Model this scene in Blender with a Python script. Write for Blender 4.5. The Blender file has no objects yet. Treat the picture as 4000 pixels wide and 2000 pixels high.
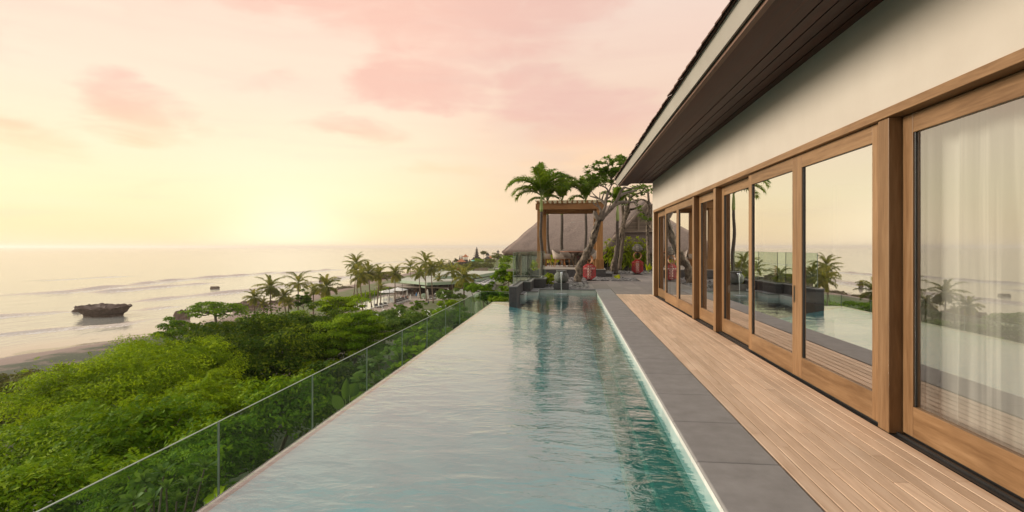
import bpy, math, random
import numpy as np
from mathutils import Vector, Matrix

R = math.radians
sc = bpy.context.scene
col = sc.collection
rng = np.random.default_rng(7)
random.seed(7)

# ---------------------------------------------------------------- camera
YAW = R(6.4)
FPX = 2026.0            # focal length in pixels of the 4000 px wide photograph
CAMZ = 1.65
cam_d = bpy.data.cameras.new("camera")
cam_d.sensor_width = 36.0
cam_d.lens = FPX / 4000 * 36.0
cam_d.shift_y = -36 / 4000
cam_d.clip_start = 0.05
cam_d.clip_end = 40000
cam = bpy.data.objects.new("camera", cam_d)
cam.location = (0, 0, CAMZ)
cam.rotation_euler = (R(90), 0, YAW)
col.objects.link(cam)
sc.camera = cam

# ---------------------------------------------------------------- exposure
sc.view_settings.view_transform = 'Standard'
sc.view_settings.look = 'None'
sc.view_settings.exposure = 0.16
sc.view_settings.gamma = 1
sc.cycles.max_bounces = 10
sc.cycles.diffuse_bounces = 3
sc.cycles.glossy_bounces = 4
sc.cycles.transmission_bounces = 4
sc.cycles.transparent_max_bounces = 16
sc.cycles.caustics_reflective = False
sc.cycles.caustics_refractive = False
sc.cycles.sample_clamp_indirect = 6
sc.cycles.use_denoising = True
sc.cycles.denoising_prefilter = 'ACCURATE'

# ---------------------------------------------------------------- node helpers
def lin(c):
    out = []
    for v in c[:3]:
        v /= 255.0
        out.append(v / 12.92 if v <= 0.04045 else ((v + 0.055) / 1.055) ** 2.4)
    return tuple(out) + (1.0,)

class NT:
    """small helper round a node tree"""
    def __init__(self, nt):
        self.nt = nt
    def n(self, t, **kw):
        nd = self.nt.nodes.new(t)
        for k, v in kw.items():
            setattr(nd, k, v)
        return nd
    def set(self, sock, v):
        if isinstance(v, bpy.types.NodeSocket):
            self.nt.links.new(v, sock)
        else:
            sock.default_value = v
    def m(self, op, a, b=None, c=None, clamp=False):
        nd = self.n('ShaderNodeMath', operation=op, use_clamp=clamp)
        for i, v in enumerate((a, b, c)):
            if v is not None:
                self.set(nd.inputs[i], v)
        return nd.outputs[0]
    def mix(self, f, a, b, blend='MIX'):
        nd = self.n('ShaderNodeMix', data_type='RGBA', blend_type=blend)
        nd.clamp_factor = True
        self.set(nd.inputs[0], f); self.set(nd.inputs[6], a); self.set(nd.inputs[7], b)
        return nd.outputs[2]
    def ramp(self, f, stops, interp='LINEAR'):
        nd = self.n('ShaderNodeValToRGB')
        cr = nd.color_ramp
        cr.interpolation = interp
        while len(cr.elements) > 1:
            cr.elements.remove(cr.elements[-1])
        cr.elements[0].position = stops[0][0]; cr.elements[0].color = stops[0][1]
        for p, cc in stops[1:]:
            e = cr.elements.new(p); e.color = cc
        self.set(nd.inputs[0], f)
        return nd.outputs[0]
    def smooth(self, v, a, b):
        nd = self.n('ShaderNodeMapRange', interpolation_type='SMOOTHSTEP')
        self.set(nd.inputs[0], v); nd.inputs[1].default_value = a; nd.inputs[2].default_value = b
        return nd.outputs[0]
    def noise(self, vec, scale, detail=4, rough=0.5, dist=0.0):
        nd = self.n('ShaderNodeTexNoise')
        if vec is not None:
            self.set(nd.inputs['Vector'], vec)
        nd.inputs['Scale'].default_value = scale
        nd.inputs['Detail'].default_value = detail
        nd.inputs['Roughness'].default_value = rough
        nd.inputs['Distortion'].default_value = dist
        return nd.outputs[0]
    def mapping(self, vec, scale=(1, 1, 1), rot=(0, 0, 0), loc=(0, 0, 0)):
        nd = self.n('ShaderNodeMapping')
        self.set(nd.inputs[0], vec)
        nd.inputs[1].default_value = loc; nd.inputs[2].default_value = rot; nd.inputs[3].default_value = scale
        return nd.outputs[0]

# ---------------------------------------------------------------- world: hazy sunset sky
SUN_AZ, SUN_EL = R(-82), R(18)
w = bpy.data.worlds.new("World")
sc.world = w
w.use_nodes = True
wn = w.node_tree
wn.nodes.clear()
N = NT(wn)
gen = N.n('ShaderNodeTexCoord').outputs['Generated']
sep = N.n('ShaderNodeSeparateXYZ'); N.set(sep.inputs[0], gen)
dx, dy, dz = sep.outputs
DEG = 180 / math.pi
az = N.m('MULTIPLY', N.m('ARCTAN2', dx, dy), DEG)            # degrees right of the pool axis
el = N.m('MULTIPLY', N.m('ARCSINE', dz), DEG)
# distorted coordinates for the clouds
nv = N.n('ShaderNodeCombineXYZ'); N.set(nv.inputs[0], N.m('MULTIPLY', az, 0.05)); N.set(nv.inputs[1], N.m('MULTIPLY', el, 0.13))
nA = N.noise(nv.outputs[0], 1.6, 5, 0.55)
nB = N.noise(N.mapping(nv.outputs[0], loc=(7, 3, 1)), 1.6, 5, 0.55)
nD = N.noise(N.mapping(nv.outputs[0], loc=(1, 9, 4)), 2.4, 9, 0.56, 0.7)
azd = N.m('ADD', az, N.m('MULTIPLY', N.m('SUBTRACT', nA, 0.5), 13))
eld = N.m('ADD', el, N.m('MULTIPLY', N.m('SUBTRACT', nB, 0.5), 6))
def ramp_el(cols):
    return N.ramp(N.m('DIVIDE', N.m('MAXIMUM', el, 0.0), 60), [(e / 60, lin(cc)) for e, cc in cols])
sunny = ramp_el([(0, (250, 220, 172)), (2, (253, 227, 178)), (5, (255, 236, 190)), (9, (255, 233, 197)), (15, (252, 224, 199)),
                 (22, (250, 216, 195)), (30, (246, 222, 202)), (45, (226, 220, 214)), (60, (200, 208, 220))])
side = ramp_el([(0, (238, 210, 176)), (5, (236, 204, 170)), (12, (234, 202, 178)), (22, (234, 205, 188)), (30, (236, 216, 202)),
                (45, (216, 214, 214)), (60, (200, 208, 220))])
back = ramp_el([(0, (255, 244, 220)), (12, (248, 236, 214)), (30, (232, 226, 218)), (60, (200, 208, 220))])
dsun = N.m('ABSOLUTE', N.m('SUBTRACT', az, -40.0))
f_side = N.smooth(dsun, 16, 42)
f_back = N.smooth(N.m('ABSOLUTE', N.m('SUBTRACT', az, -30.0)), 45, 110)
sky = N.mix(f_side, sunny, side)
# on the seaward left it stays bright
sky = N.mix(N.m('MULTIPLY', f_side, N.smooth(az, -40, -52)), sky, ramp_el([(0, (248, 226, 186)), (10, (255, 232, 190)), (18, (255, 226, 186)), (24, (255, 236, 214)), (30, (250, 216, 194)), (60, (200, 206, 216))]))
sky = N.mix(f_back, sky, back)
# clouds: (azimuth, elevation, half width, half height, strength)
blobs = [(-16, 25.0, 15, 3.2, .9), (-10, 22.2, 9, 2.6, .85), (-15.5, 17.3, 5.6, 2.2, 1.0), (-3.9, 16.2, 4.2, 2.1, 1.0), (3.2, 13.0, 5.6, 2.2, .9),
         (-42.5, 12.4, 3.9, 1.8, .8), (-51.5, 8.2, 4.6, 1.3, .6), (-55.5, 15.5, 5.0, 1.7, .7), (-23.5, 12.2, 4.4, 1.0, .6), (-54.5, 10.6, 2.5, .8, .5),
         (-33.5, 16.2, 3.0, 1.0, .4), (-14.2, 8.7, 4.0, .7, .45), (-37, 24.5, 9, 1.6, .35), (-6, 25.5, 12, 2.6, .6), (-1, 9.5, 4, .9, .4), (-4.5, 12.8, 4, .9, .35)]
dens = None
for a0, e0, wa, we, st in blobs:
    qa = N.m('DIVIDE', N.m('SUBTRACT', azd, a0), wa)
    qe = N.m('DIVIDE', N.m('SUBTRACT', eld, e0), we)
    r2 = N.m('ADD', N.m('MULTIPLY', qa, qa), N.m('MULTIPLY', qe, qe))
    g = N.m('MULTIPLY', N.smooth(r2, 4.0, 0.0), st)
    dens = g if dens is None else N.m('MAXIMUM', dens, g)
dens = N.smooth(N.m('ADD', dens, N.m('MULTIPLY', N.m('SUBTRACT', nD, 0.5), 1.7)), 0.14, 1.05)
dens = N.m('MULTIPLY', dens, N.smooth(el, 2, 7))
cl_hi = N.mix(N.smooth(az, -22, 2), lin((240, 193, 174)), lin((228, 186, 172)))
cl_lo = N.mix(N.smooth(el, 7, 15), lin((250, 214, 170)), cl_hi)
sky = N.mix(N.m('MULTIPLY', dens, 0.95), sky, cl_lo)
# thin streaks and soft mottling over the whole dome
st = N.n('ShaderNodeCombineXYZ'); N.set(st.inputs[0], N.m('MULTIPLY', az, 0.022)); N.set(st.inputs[1], N.m('MULTIPLY', el, 0.2))
nS = N.noise(st.outputs[0], 2.2, 5, 0.55, 0.4)
sky = N.mix(N.m('MULTIPLY', N.smooth(nS, 0.42, 0.75), N.m('ADD', 0.12, N.m('MULTIPLY', f_back, 0.5))), sky, lin((255, 240, 214)))
sky = N.mix(N.m('MULTIPLY', N.smooth(nS, 0.5, 0.25), N.m('ADD', 0.18, N.m('MULTIPLY', f_back, 0.35))), sky, lin((226, 196, 182)))
# bright veil round the hidden sun
sd = (math.sin(SUN_AZ) * math.cos(SUN_EL), math.cos(SUN_AZ) * math.cos(SUN_EL), math.sin(SUN_EL))
gd = (math.sin(R(-29.6)) * math.cos(R(1.5)), math.cos(R(-29.6)) * math.cos(R(1.5)), math.sin(R(1.5)))
vd = N.n('ShaderNodeVectorMath', operation='DOT_PRODUCT'); N.set(vd.inputs[0], gen); vd.inputs[1].default_value = gd
ang = N.m('MULTIPLY', N.m('ARCCOSINE', N.m('MINIMUM', vd.outputs['Value'], 1.0)), DEG)
glow = N.smooth(ang, 16, 0)
sky = N.mix(N.m('MULTIPLY', N.m('POWER', glow, 1.6), 0.22), sky, (1.3, 1.15, .88, 1))
hot = N.smooth(N.m('ADD', N.m('MULTIPLY', ang, 1.0), N.m('MULTIPLY', el, 0.9)), 11, 0.0)
sky = N.mix(N.m('MULTIPLY', hot, 0.22), sky, (1.7, 1.5, 1.1, 1))
# physical sky underneath, added faintly
ns = N.n('ShaderNodeTexSky', sky_type='NISHITA')
ns.sun_disc = False
ns.sun_elevation = SUN_EL
ns.sun_rotation = SUN_AZ
bg1 = N.n('ShaderNodeBackground'); N.set(bg1.inputs[0], sky); bg1.inputs[1].default_value = 1.0
bg2 = N.n('ShaderNodeBackground'); N.set(bg2.inputs[0], ns.outputs[0]); bg2.inputs[1].default_value = 0.004
ad = N.n('ShaderNodeAddShader')
wn.links.new(bg1.outputs[0], ad.inputs[0]); wn.links.new(bg2.outputs[0], ad.inputs[1])
wo = N.n('ShaderNodeOutputWorld'); wn.links.new(ad.outputs[0], wo.inputs[0])

# ---------------------------------------------------------------- sun behind thin cloud
sun_d = bpy.data.lights.new("sun", 'SUN')
sun_d.energy = 3.7
sun_d.angle = R(24)
sun_d.color = (1.0, 0.90, 0.76)
sun = bpy.data.objects.new("sun", sun_d)
sun.rotation_euler = Vector(sd).to_track_quat('Z', 'Y').to_euler()
sun.location = (-40, 60, 60)
col.objects.link(sun)

# ---------------------------------------------------------------- points from the photograph
CY, SY = math.cos(YAW), math.sin(YAW)
def PD(px, py, d):
    """world point d metres ahead along the camera axis under a photograph pixel"""
    u = (px - 2000) / FPX
    return np.array([d * (u * CY - SY), d * (u * SY + CY), CAMZ - (py - 964) / FPX * d])
def PX(px, py, z):
    """the point where that pixel meets the level z"""
    return PD(px, py, (CAMZ - z) * FPX / (py - 964))
def PYX(px, py, X):
    """the point where that pixel meets the vertical plane x = X"""
    u = (px - 2000) / FPX
    return PD(px, py, X / (u * CY - SY))

# ---------------------------------------------------------------- mesh builder
WL = {}
class MB:
    def __init__(self):
        self.v = []; self.f = []; self.mi = []; self.t = []; self.n = 0; self.q = []; self.qm = []
    def add(self, verts, faces, mi=0, tint=0.5):
        verts = np.asarray(verts, float).reshape(-1, 3)
        self.v.append(verts)
        self.t.append(np.full(len(verts), tint) if np.isscalar(tint) else np.asarray(tint, float))
        for f in faces:
            self.f.append([i + self.n for i in f]); self.mi.append(mi)
        self.n += len(verts)
    def quads(self, verts, tint=None, mi=0):
        """verts (N,4,3): loose quads"""
        verts = np.asarray(verts, float)
        k = len(verts)
        self.v.append(verts.reshape(-1, 3))
        self.t.append(np.repeat(tint, 4) if tint is not None else np.full(4 * k, .5))
        self.q.append(np.arange(4 * k).reshape(k, 4) + self.n); self.qm.append(np.full(k, mi))
        self.n += 4 * k
    def grid(self, P, mi=0, tint=0.5, close_u=False):
        """P (a,b,3) grid of points"""
        a, b = P.shape[:2]
        self.v.append(P.reshape(-1, 3)); self.t.append(np.full(a * b, tint) if np.isscalar(tint) else np.asarray(tint).reshape(-1))
        idx = np.arange(a * b).reshape(a, b) + self.n
        if close_u:
            idx = np.concatenate([idx, idx[:, :1]], 1)
        qq = np.stack([idx[:-1, :-1], idx[:-1, 1:], idx[1:, 1:], idx[1:, :-1]], -1).reshape(-1, 4)
        self.q.append(qq); self.qm.append(np.full(len(qq), mi))
        self.n += a * b
    def box(self, x0, x1, y0, y1, z0, z1, mi=0, tint=0.5):
        self.add([(x0, y0, z0), (x1, y0, z0), (x1, y1, z0), (x0, y1, z0), (x0, y0, z1), (x1, y0, z1), (x1, y1, z1), (x0, y1, z1)],
                 [(3, 2, 1, 0), (4, 5, 6, 7), (0, 1, 5, 4), (1, 2, 6, 5), (2, 3, 7, 6), (3, 0, 4, 7)], mi, tint)
    def bar(self, a, b, wx, wz, mi=0, tint=0.5, up=(0, 0, 1)):
        """square bar between two points"""
        a = Vector(a); b = Vector(b); d = (b - a).normalized(); u = Vector(up)
        if abs(d.dot(u)) > .98: u = Vector((0, 1, 0))
        s = d.cross(u).normalized() * wx / 2; t = s.cross(d).normalized() * wz / 2
        vs = [p + i * s + j * t for p in (a, b) for i, j in ((-1, -1), (1, -1), (1, 1), (-1, 1))]
        self.add([tuple(x) for x in vs], [(3, 2, 1, 0), (4, 5, 6, 7), (0, 1, 5, 4), (1, 2, 6, 5), (2, 3, 7, 6), (3, 0, 4, 7)], mi, tint)
    def tube(self, pts, radii, n=8, mi=0, tint=0.5, jitter=0.0):
        pts = [Vector(p) for p in pts]
        if np.isscalar(radii): radii = [radii] * len(pts)
        rows = []
        ref = Vector((0.3, 1, 0.1)).normalized()
        for i, p in enumerate(pts):
            d = (pts[min(i + 1, len(pts) - 1)] - pts[max(i - 1, 0)])
            d = d.normalized() if d.length > 1e-9 else Vector((0, 0, 1))
            if abs(d.dot(ref)) > .95: ref = Vector((1, 0, .2)).normalized()
            s = d.cross(ref).normalized(); t = s.cross(d)
            ref = d.cross(s) * -1 if False else ref
            rr = radii[i]
            rows.append([tuple(p + (s * math.cos(2 * math.pi * k / n) + t * math.sin(2 * math.pi * k / n)) * rr * (1 + (jitter * (random.random() - .5) if jitter else 0))) for k in range(n)])
        self.grid(np.array(rows), mi, tint, close_u=True)
        base = self.n - len(pts) * n
        self.f.append([base + k for k in range(n)][::-1]); self.mi.append(mi)
        self.f.append([base + (len(pts) - 1) * n + k for k in range(n)]); self.mi.append(mi)
    def lathe(self, prof, n=24, c=(0, 0, 0), mi=0, tint=0.5, sx=1, sy=1, rot=0):
        rows = [[(c[0] + sx * r * math.cos(2 * math.pi * k / n + rot), c[1] + sy * r * math.sin(2 * math.pi * k / n + rot), c[2] + z) for k in range(n)] for r, z in prof]
        self.grid(np.array(rows), mi, tint, close_u=True)
    def prism(self, poly, z0, z1, mi=0, tint=.5):
        k = len(poly)
        zt = z1 if hasattr(z1, '__len__') else [z1] * k
        zb = z0 if hasattr(z0, '__len__') else [z0] * k
        vs = [(p[0], p[1], zb[i]) for i, p in enumerate(poly)] + [(p[0], p[1], zt[i]) for i, p in enumerate(poly)]
        self.add(vs, [tuple(range(k))[::-1], tuple(range(k, 2 * k))] + [(i, (i + 1) % k, (i + 1) % k + k, i + k) for i in range(k)], mi, tint)
    def build(self, name, mats, parent=None, smooth=False, bevel=0.0, origin=None, solid=0.0):
        V = np.concatenate(self.v); T = np.concatenate(self.t)
        if parent is not None:
            o0 = WL[parent]
        elif origin is not None:
            o0 = np.array(origin, float)
        else:
            o0 = np.array([(V[:, 0].min() + V[:, 0].max()) / 2, (V[:, 1].min() + V[:, 1].max()) / 2, V[:, 2].min()])
        V = V - o0
        loops = []; starts = []; mi = []
        pos = 0
        for f, m_ in zip(self.f, self.mi):
            starts.append(pos); loops.extend(f); pos += len(f); mi.append(m_)
        L = np.array(loops, np.int32); S = np.array(starts, np.int32); MI = np.array(mi, np.int32)
        if self.q:
            Q = np.concatenate(self.q).astype(np.int32)
            S = np.concatenate([S, pos + 4 * np.arange(len(Q), dtype=np.int32)]).astype(np.int32)
            L = np.concatenate([L, Q.reshape(-1)]).astype(np.int32)
            MI = np.concatenate([MI, np.concatenate(self.qm)]).astype(np.int32)
        me = bpy.data.meshes.new(name)
        me.vertices.add(len(V)); me.vertices.foreach_set('co', V.astype(np.float32).reshape(-1))
        me.loops.add(len(L)); me.loops.foreach_set('vertex_index', L)
        me.polygons.add(len(S)); me.polygons.foreach_set('loop_start', S)
        at = me.attributes.new('tint', 'FLOAT', 'POINT'); at.data.foreach_set('value', T.astype(np.float32))
        for m_ in (mats if isinstance(mats, (list, tuple)) else [mats]):
            me.materials.append(m_)
        me.polygons.foreach_set('material_index', MI)
        me.update(calc_edges=True)
        me.validate()
        me.polygons.foreach_set('use_smooth', np.full(len(me.polygons), bool(smooth)))
        me.update()
        o = bpy.data.objects.new(name, me)
        col.objects.link(o)
        if parent is not None:
            o.parent = parent
            WL[o] = WL[parent]
        else:
            o.location = o0
            WL[o] = o0
        if bevel:
            b = o.modifiers.new('bevel', 'BEVEL'); b.width = bevel; b.segments = 2; b.limit_method = 'ANGLE'; b.angle_limit = R(50)
        if solid:
            s_ = o.modifiers.new('thickness', 'SOLIDIFY'); s_.thickness = solid; s_.offset = 0
        return o

def tag(o, label=None, cat=None, group=None, kind=None):
    if label: o['label'] = label
    if cat: o['category'] = cat
    if group: o['group'] = group
    if kind: o['kind'] = kind
    return o
def thing(name, label, cat, loc, group=None):
    o = bpy.data.objects.new(name, None)
    o.empty_display_size = .2
    o.location = tuple(loc)
    col.objects.link(o)
    WL[o] = np.array(loc, float)
    return tag(o, label, cat, group)
def struct(name, mb, mats, **kw):
    return tag(mb.build(name, mats, **kw), kind='structure')
def dup(root, loc, rotz=0.0, scale=1.0, label=None, group=None):
    """a copy of a thing with copies of its parts and sub-parts"""
    r = root.copy(); col.objects.link(r)
    r.location = tuple(loc); r.rotation_euler = (0, 0, rotz)
    r.scale = (scale,) * 3 if np.isscalar(scale) else scale
    if label: r['label'] = label
    if group: r['group'] = group
    for ch in list(root.children):
        cc = ch.copy(); col.objects.link(cc); cc.parent = r
        for g in list(ch.children):
            dd = g.copy(); col.objects.link(dd); dd.parent = cc
    return r

# ---------------------------------------------------------------- materials
def newmat(name):
    m_ = bpy.data.materials.new(name)
    m_.use_nodes = True
    nt = m_.node_tree
    nt.nodes.clear()
    return m_, NT(nt)
def finish(K, shader):
    o = K.n('ShaderNodeOutputMaterial')
    K.nt.links.new(shader, o.inputs[0])
def pm(name, c1, c2, scale=4, rough=.6, bump=.15, stretch=(1, 1, 1), detail=5, spec=.3, metal=0.0, tint=None, ramp=(.3, .7), bscale=None, bdist=.01, coat=0.0):
    """mottled principled surface; tint=(dark, light) multiplies by the piece's own shade"""
    m_, K = newmat(name)
    tc = K.n('ShaderNodeTexCoord').outputs['Object']
    v = K.mapping(tc, stretch)
    nz = K.noise(v, scale, detail, .6)
    c = K.ramp(nz, [(ramp[0], c1 + (1,) if len(c1) == 3 else c1), (ramp[1], c2 + (1,) if len(c2) == 3 else c2)])
    if tint:
        at = K.n('ShaderNodeAttribute', attribute_name='tint').outputs['Fac']
        g = K.ramp(at, [(0, (tint[0],) * 3 + (1,)), (1, (tint[1],) * 3 + (1,))])
        c = K.mix(1.0, c, g, 'MULTIPLY')
    p = K.n('ShaderNodeBsdfPrincipled')
    K.set(p.inputs['Base Color'], c)
    p.inputs['Roughness'].default_value = rough
    p.inputs['Specular IOR Level'].default_value = spec
    p.inputs['Metallic'].default_value = metal
    p.inputs['Coat Weight'].default_value = coat
    if bump:
        b = K.n('ShaderNodeBump'); b.inputs['Strength'].default_value = bump; b.inputs['Distance'].default_value = bdist
        K.set(b.inputs['Height'], K.noise(v, bscale or scale * 3, 6, .65))
        K.nt.links.new(b.outputs[0], p.inputs['Normal'])
    finish(K, p.outputs[0])
    return m_
def wood(name, c1, c2, c3, axis='Y', rough=.5, tint=(.75, 1.2), sc_=1.0, spec=.3):
    """grain runs along one axis"""
    m_, K = newmat(name)
    tc = K.n('ShaderNodeTexCoord').outputs['Object']
    at = K.n('ShaderNodeAttribute', attribute_name='tint').outputs['Fac']
    off = K.n('ShaderNodeCombineXYZ')
    for i in range(3): K.set(off.inputs[i], K.m('MULTIPLY', at, 37.0 + 11 * i))
    va = K.n('ShaderNodeVectorMath', operation='ADD'); K.set(va.inputs[0], tc); K.set(va.inputs[1], off.outputs[0])
    s = {'X': (.07, 1, 1), 'Y': (1, .07, 1), 'Z': (1, 1, .07)}[axis]
    v = K.mapping(va.outputs[0], tuple(x * sc_ for x in s))
    n1 = K.noise(v, 9, 5, .6, 1.2)
    n2 = K.noise(v, 70, 3, .6)
    f = K.m('ADD', K.m('MULTIPLY', n1, .7), K.m('MULTIPLY', n2, .3))
    c = K.ramp(f, [(.33, c1 + (1,)), (.5, c2 + (1,)), (.68, c3 + (1,))])
    n3 = K.noise(tc, 1.1, 3, .5)
    c = K.mix(K.m('MULTIPLY', K.smooth(n3, .45, .75), .25), c, tuple(x * .6 for x in c1) + (1,))
    g = K.ramp(at, [(0, (tint[0],) * 3 + (1,)), (1, (tint[1],) * 3 + (1,))])
    c = K.mix(1.0, c, g, 'MULTIPLY')
    p = K.n('ShaderNodeBsdfPrincipled')
    K.set(p.inputs['Base Color'], c)
    K.set(p.inputs['Roughness'], K.m('ADD', rough - .08, K.m('MULTIPLY', n1, .16)))
    p.inputs['Specular IOR Level'].default_value = spec
    b = K.n('ShaderNodeBump'); b.inputs['Strength'].default_value = .18; b.inputs['Distance'].default_value = .004
    K.set(b.inputs['Height'], f); K.nt.links.new(b.outputs[0], p.inputs['Normal'])
    finish(K, p.outputs[0])
    return m_
def glassmat(name, tint_c, base, k, rough=0.0, wob=0.0):
    """thin pane: mirror part by angle over a clear tinted part"""
    m_, K = newmat(name)
    lw = K.n('ShaderNodeLayerWeight'); lw.inputs[0].default_value = .5
    f = K.m('ADD', base, K.m('MULTIPLY', K.m('POWER', lw.outputs['Facing'], 4.0), k), clamp=True)
    t = K.n('ShaderNodeBsdfTransparent'); t.inputs[0].default_value = tint_c + (1,)
    g = K.n('ShaderNodeBsdfGlossy'); g.inputs['Roughness'].default_value = rough; g.inputs[0].default_value = (1, 1, 1, 1)
    if wob:
        tc = K.n('ShaderNodeTexCoord').outputs['Object']
        b = K.n('ShaderNodeBump'); b.inputs['Strength'].default_value = wob; b.inputs['Distance'].default_value = .02
        K.set(b.inputs['Height'], K.noise(tc, .8, 1, .4)); K.nt.links.new(b.outputs[0], g.inputs['Normal'])
    mx = K.n('ShaderNodeMixShader'); K.set(mx.inputs[0], f)
    K.nt.links.new(t.outputs[0], mx.inputs[1]); K.nt.links.new(g.outputs[0], mx.inputs[2])
    finish(K, mx.outputs[0])
    return m_
def leafmat(name, dark, mid, light, trans=.35, rough=.7, spec=.04):
    m_, K = newmat(name)
    at = K.n('ShaderNodeAttribute', attribute_name='tint').outputs['Fac']
    c = K.ramp(at, [(0, dark + (1,)), (.5, mid + (1,)), (1, light + (1,))])
    p = K.n('ShaderNodeBsdfPrincipled'); K.set(p.inputs['Base Color'], c)
    p.inputs['Roughness'].default_value = rough; p.inputs['Specular IOR Level'].default_value = spec
    t = K.n('ShaderNodeBsdfTranslucent'); K.set(t.inputs[0], K.mix(.5, c, (light[0] * 1.3, light[1] * 1.3, light[2] * .6, 1)))
    mx = K.n('ShaderNodeMixShader'); mx.inputs[0].default_value = trans
    K.nt.links.new(p.outputs[0], mx.inputs[1]); K.nt.links.new(t.outputs[0], mx.inputs[2])
    finish(K, mx.outputs[0])
    return m_

# ================================================================= LAND AND SEA
SEA = -18.85
CLUB = -16.35
shore_px = [(0, 1392), (620, 1300), (900, 1225), (1250, 1135), (1560, 1072), (1690, 1036)]
shore_w = [PX(a, b, SEA) for a, b in shore_px]
_sy = np.array([-300, 20] + [p[1] for p in shore_w] + [700, 780, 900, 30000])
_sx = np.array([shore_w[0][0] - 6, shore_w[0][0] - 2] + [p[0] for p in shore_w] + [-150, 60, 5000, 20000.])
def shore(Y):
    return np.interp(Y, _sy, _sx)
def sstep(a, b, x):
    t = np.clip((x - a) / (b - a), 0, 1)
    return t * t * (3 - 2 * t)
def ground_z(X, Y):
    X = np.asarray(X, float); Y = np.asarray(Y, float)
    S = shore(Y)
    foot = np.interp(Y, [-100, 40, 90, 150], [-46, -46, -34, -12])
    top = np.interp(Y, [-100, 40, 90, 150], [-3.4, -3.4, 2, 30])
    z = -5.2 + (CLUB + 5.2) * sstep(top, foot, X) ** .8
    z = np.where(X > top, -5.2, z)
    # headland beyond the club
    hl = sstep(330, 440, Y)
    z = z * (1 - hl) + hl * np.maximum(z, -10.2 - 6 * sstep(-60, -120, X))
    # beach
    b = sstep(S + 24, S - 2, X)
    z = z * (1 - b) + b * (SEA - .05)
    z = z - 6 * sstep(S - 2, S - 60, X)
    return z
gx = np.concatenate([np.arange(-260, -150, 8), np.arange(-150, 30, 2.5), np.arange(30, 420, 30)])
gy = np.concatenate([np.arange(-120, 20, 10), np.arange(20, 260, 3), np.arange(260, 1000, 12)])
GX, GY = np.meshgrid(gx, gy, indexing='ij')
GZ = ground_z(GX, GY) + .12 * np.sin(GX * .7) * np.sin(GY * .5)
# keep the sheet well under the terrace
GZ = np.where((GX > -3.4) & (GY < 60), -5.4, GZ)
mb = MB(); mb.grid(np.stack([GX, GY, GZ], -1))
m_, K = newmat("soil_and_sand")
geo = K.n('ShaderNodeNewGeometry').outputs['Position']
sp = K.n('ShaderNodeSeparateXYZ'); K.set(sp.inputs[0], geo)
nz = K.noise(geo, .35, 6, .6); nf = K.noise(geo, 3.0, 5, .65)
hz = K.m('ADD', sp.outputs[2], K.m('MULTIPLY', K.m('SUBTRACT', nz, .5), 1.6))
sand = K.mix(nf, (.23, .155, .118, 1), (.15, .10, .08, 1))
veg = K.mix(K.smooth(nf, .35, .65), (.02, .028, .008, 1), (.05, .06, .02, 1))
lawn = K.mix(nf, (.07, .10, .02, 1), (.11, .13, .035, 1))
cc = K.mix(K.smooth(hz, -16.75, -16.3), sand, K.mix(K.smooth(sp.outputs[1], 95, 130), veg, lawn))
wet = K.smooth(sp.outputs[2], -18.0, -18.8)
cc = K.mix(K.m('MULTIPLY', wet, .55), cc, (.085, .06, .05, 1))
p = K.n('ShaderNodeBsdfPrincipled'); K.set(p.inputs['Base Color'], cc)
K.set(p.inputs['Roughness'], K.m('SUBTRACT', .92, K.m('MULTIPLY', wet, .75)))
b = K.n('ShaderNodeBump'); b.inputs['Strength'].default_value = .5; b.inputs['Distance'].default_value = .1
K.set(b.inputs['Height'], nf); K.set(b.inputs['Strength'], K.m('SUBTRACT', .5, K.m('MULTIPLY', wet, .45))); K.nt.links.new(b.outputs[0], p.inputs['Normal'])
finish(K, p.outputs[0])
struct('ground', mb, m_, smooth=True)

# sea: one sheet from the waterline to the horizon, breakers are real ridges
s_ = np.concatenate([np.arange(0, 150, .9), np.arange(150, 330, 2.0), [335, 350, 380, 430, 520, 700, 1100, 2000, 4000, 9000, 25000]])
yy = np.concatenate([[-3000, -600, -200], np.arange(-60, 40, 10), np.arange(40, 520, 2.5), np.arange(520, 900, 12), [950, 1100, 1500, 2500, 5000, 10000, 30000]])
SS, YY = np.meshgrid(s_, yy, indexing='ij')
XX = shore(YY) + 9 + 1.5 * np.sin(YY * .11) - SS
ZZ = np.full_like(XX, SEA)
foam = np.zeros_like(XX)
foam -= sstep(26, 12, SS)
waves = [([(-200, 1172), (0, 1153), (250, 1142), (440, 1122), (620, 1100), (820, 1084), (1000, 1071), (1180, 1060)], 1.0, 4.5),
         ([(290, 1147), (440, 1137), (620, 1122), (760, 1111), (840, 1103)], .8, 3.5),
         ([(-200, 1255), (0, 1238), (150, 1226), (290, 1211)], .65, 2.6),
         ([(480, 1184), (620, 1170), (800, 1151), (1000, 1131), (1200, 1108)], .8, 3.0),
         ([(-200, 1330), (0, 1307), (250, 1284), (420, 1272), (600, 1240)], .35, 1.8),
         ([(1060, 1072), (1200, 1061), (1330, 1050)], .9, 5.0),
         ([(1100, 1125), (1260, 1096), (1400, 1075)], .6, 3.5),
         ([(560, 1213), (660, 1200), (720, 1195)], .3, 1.8),
         ([(1180, 1108), (1330, 1082), (1480, 1060)], .5, 3.5),
         ([(50, 1100), (300, 1088), (520, 1076)], .25, 5.0),
         ([(1350, 1035), (1500, 1026), (1640, 1018)], .6, 6.0),
         ([(1500, 1045), (1600, 1036), (1680, 1030)], .6, 6.0)]
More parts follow.
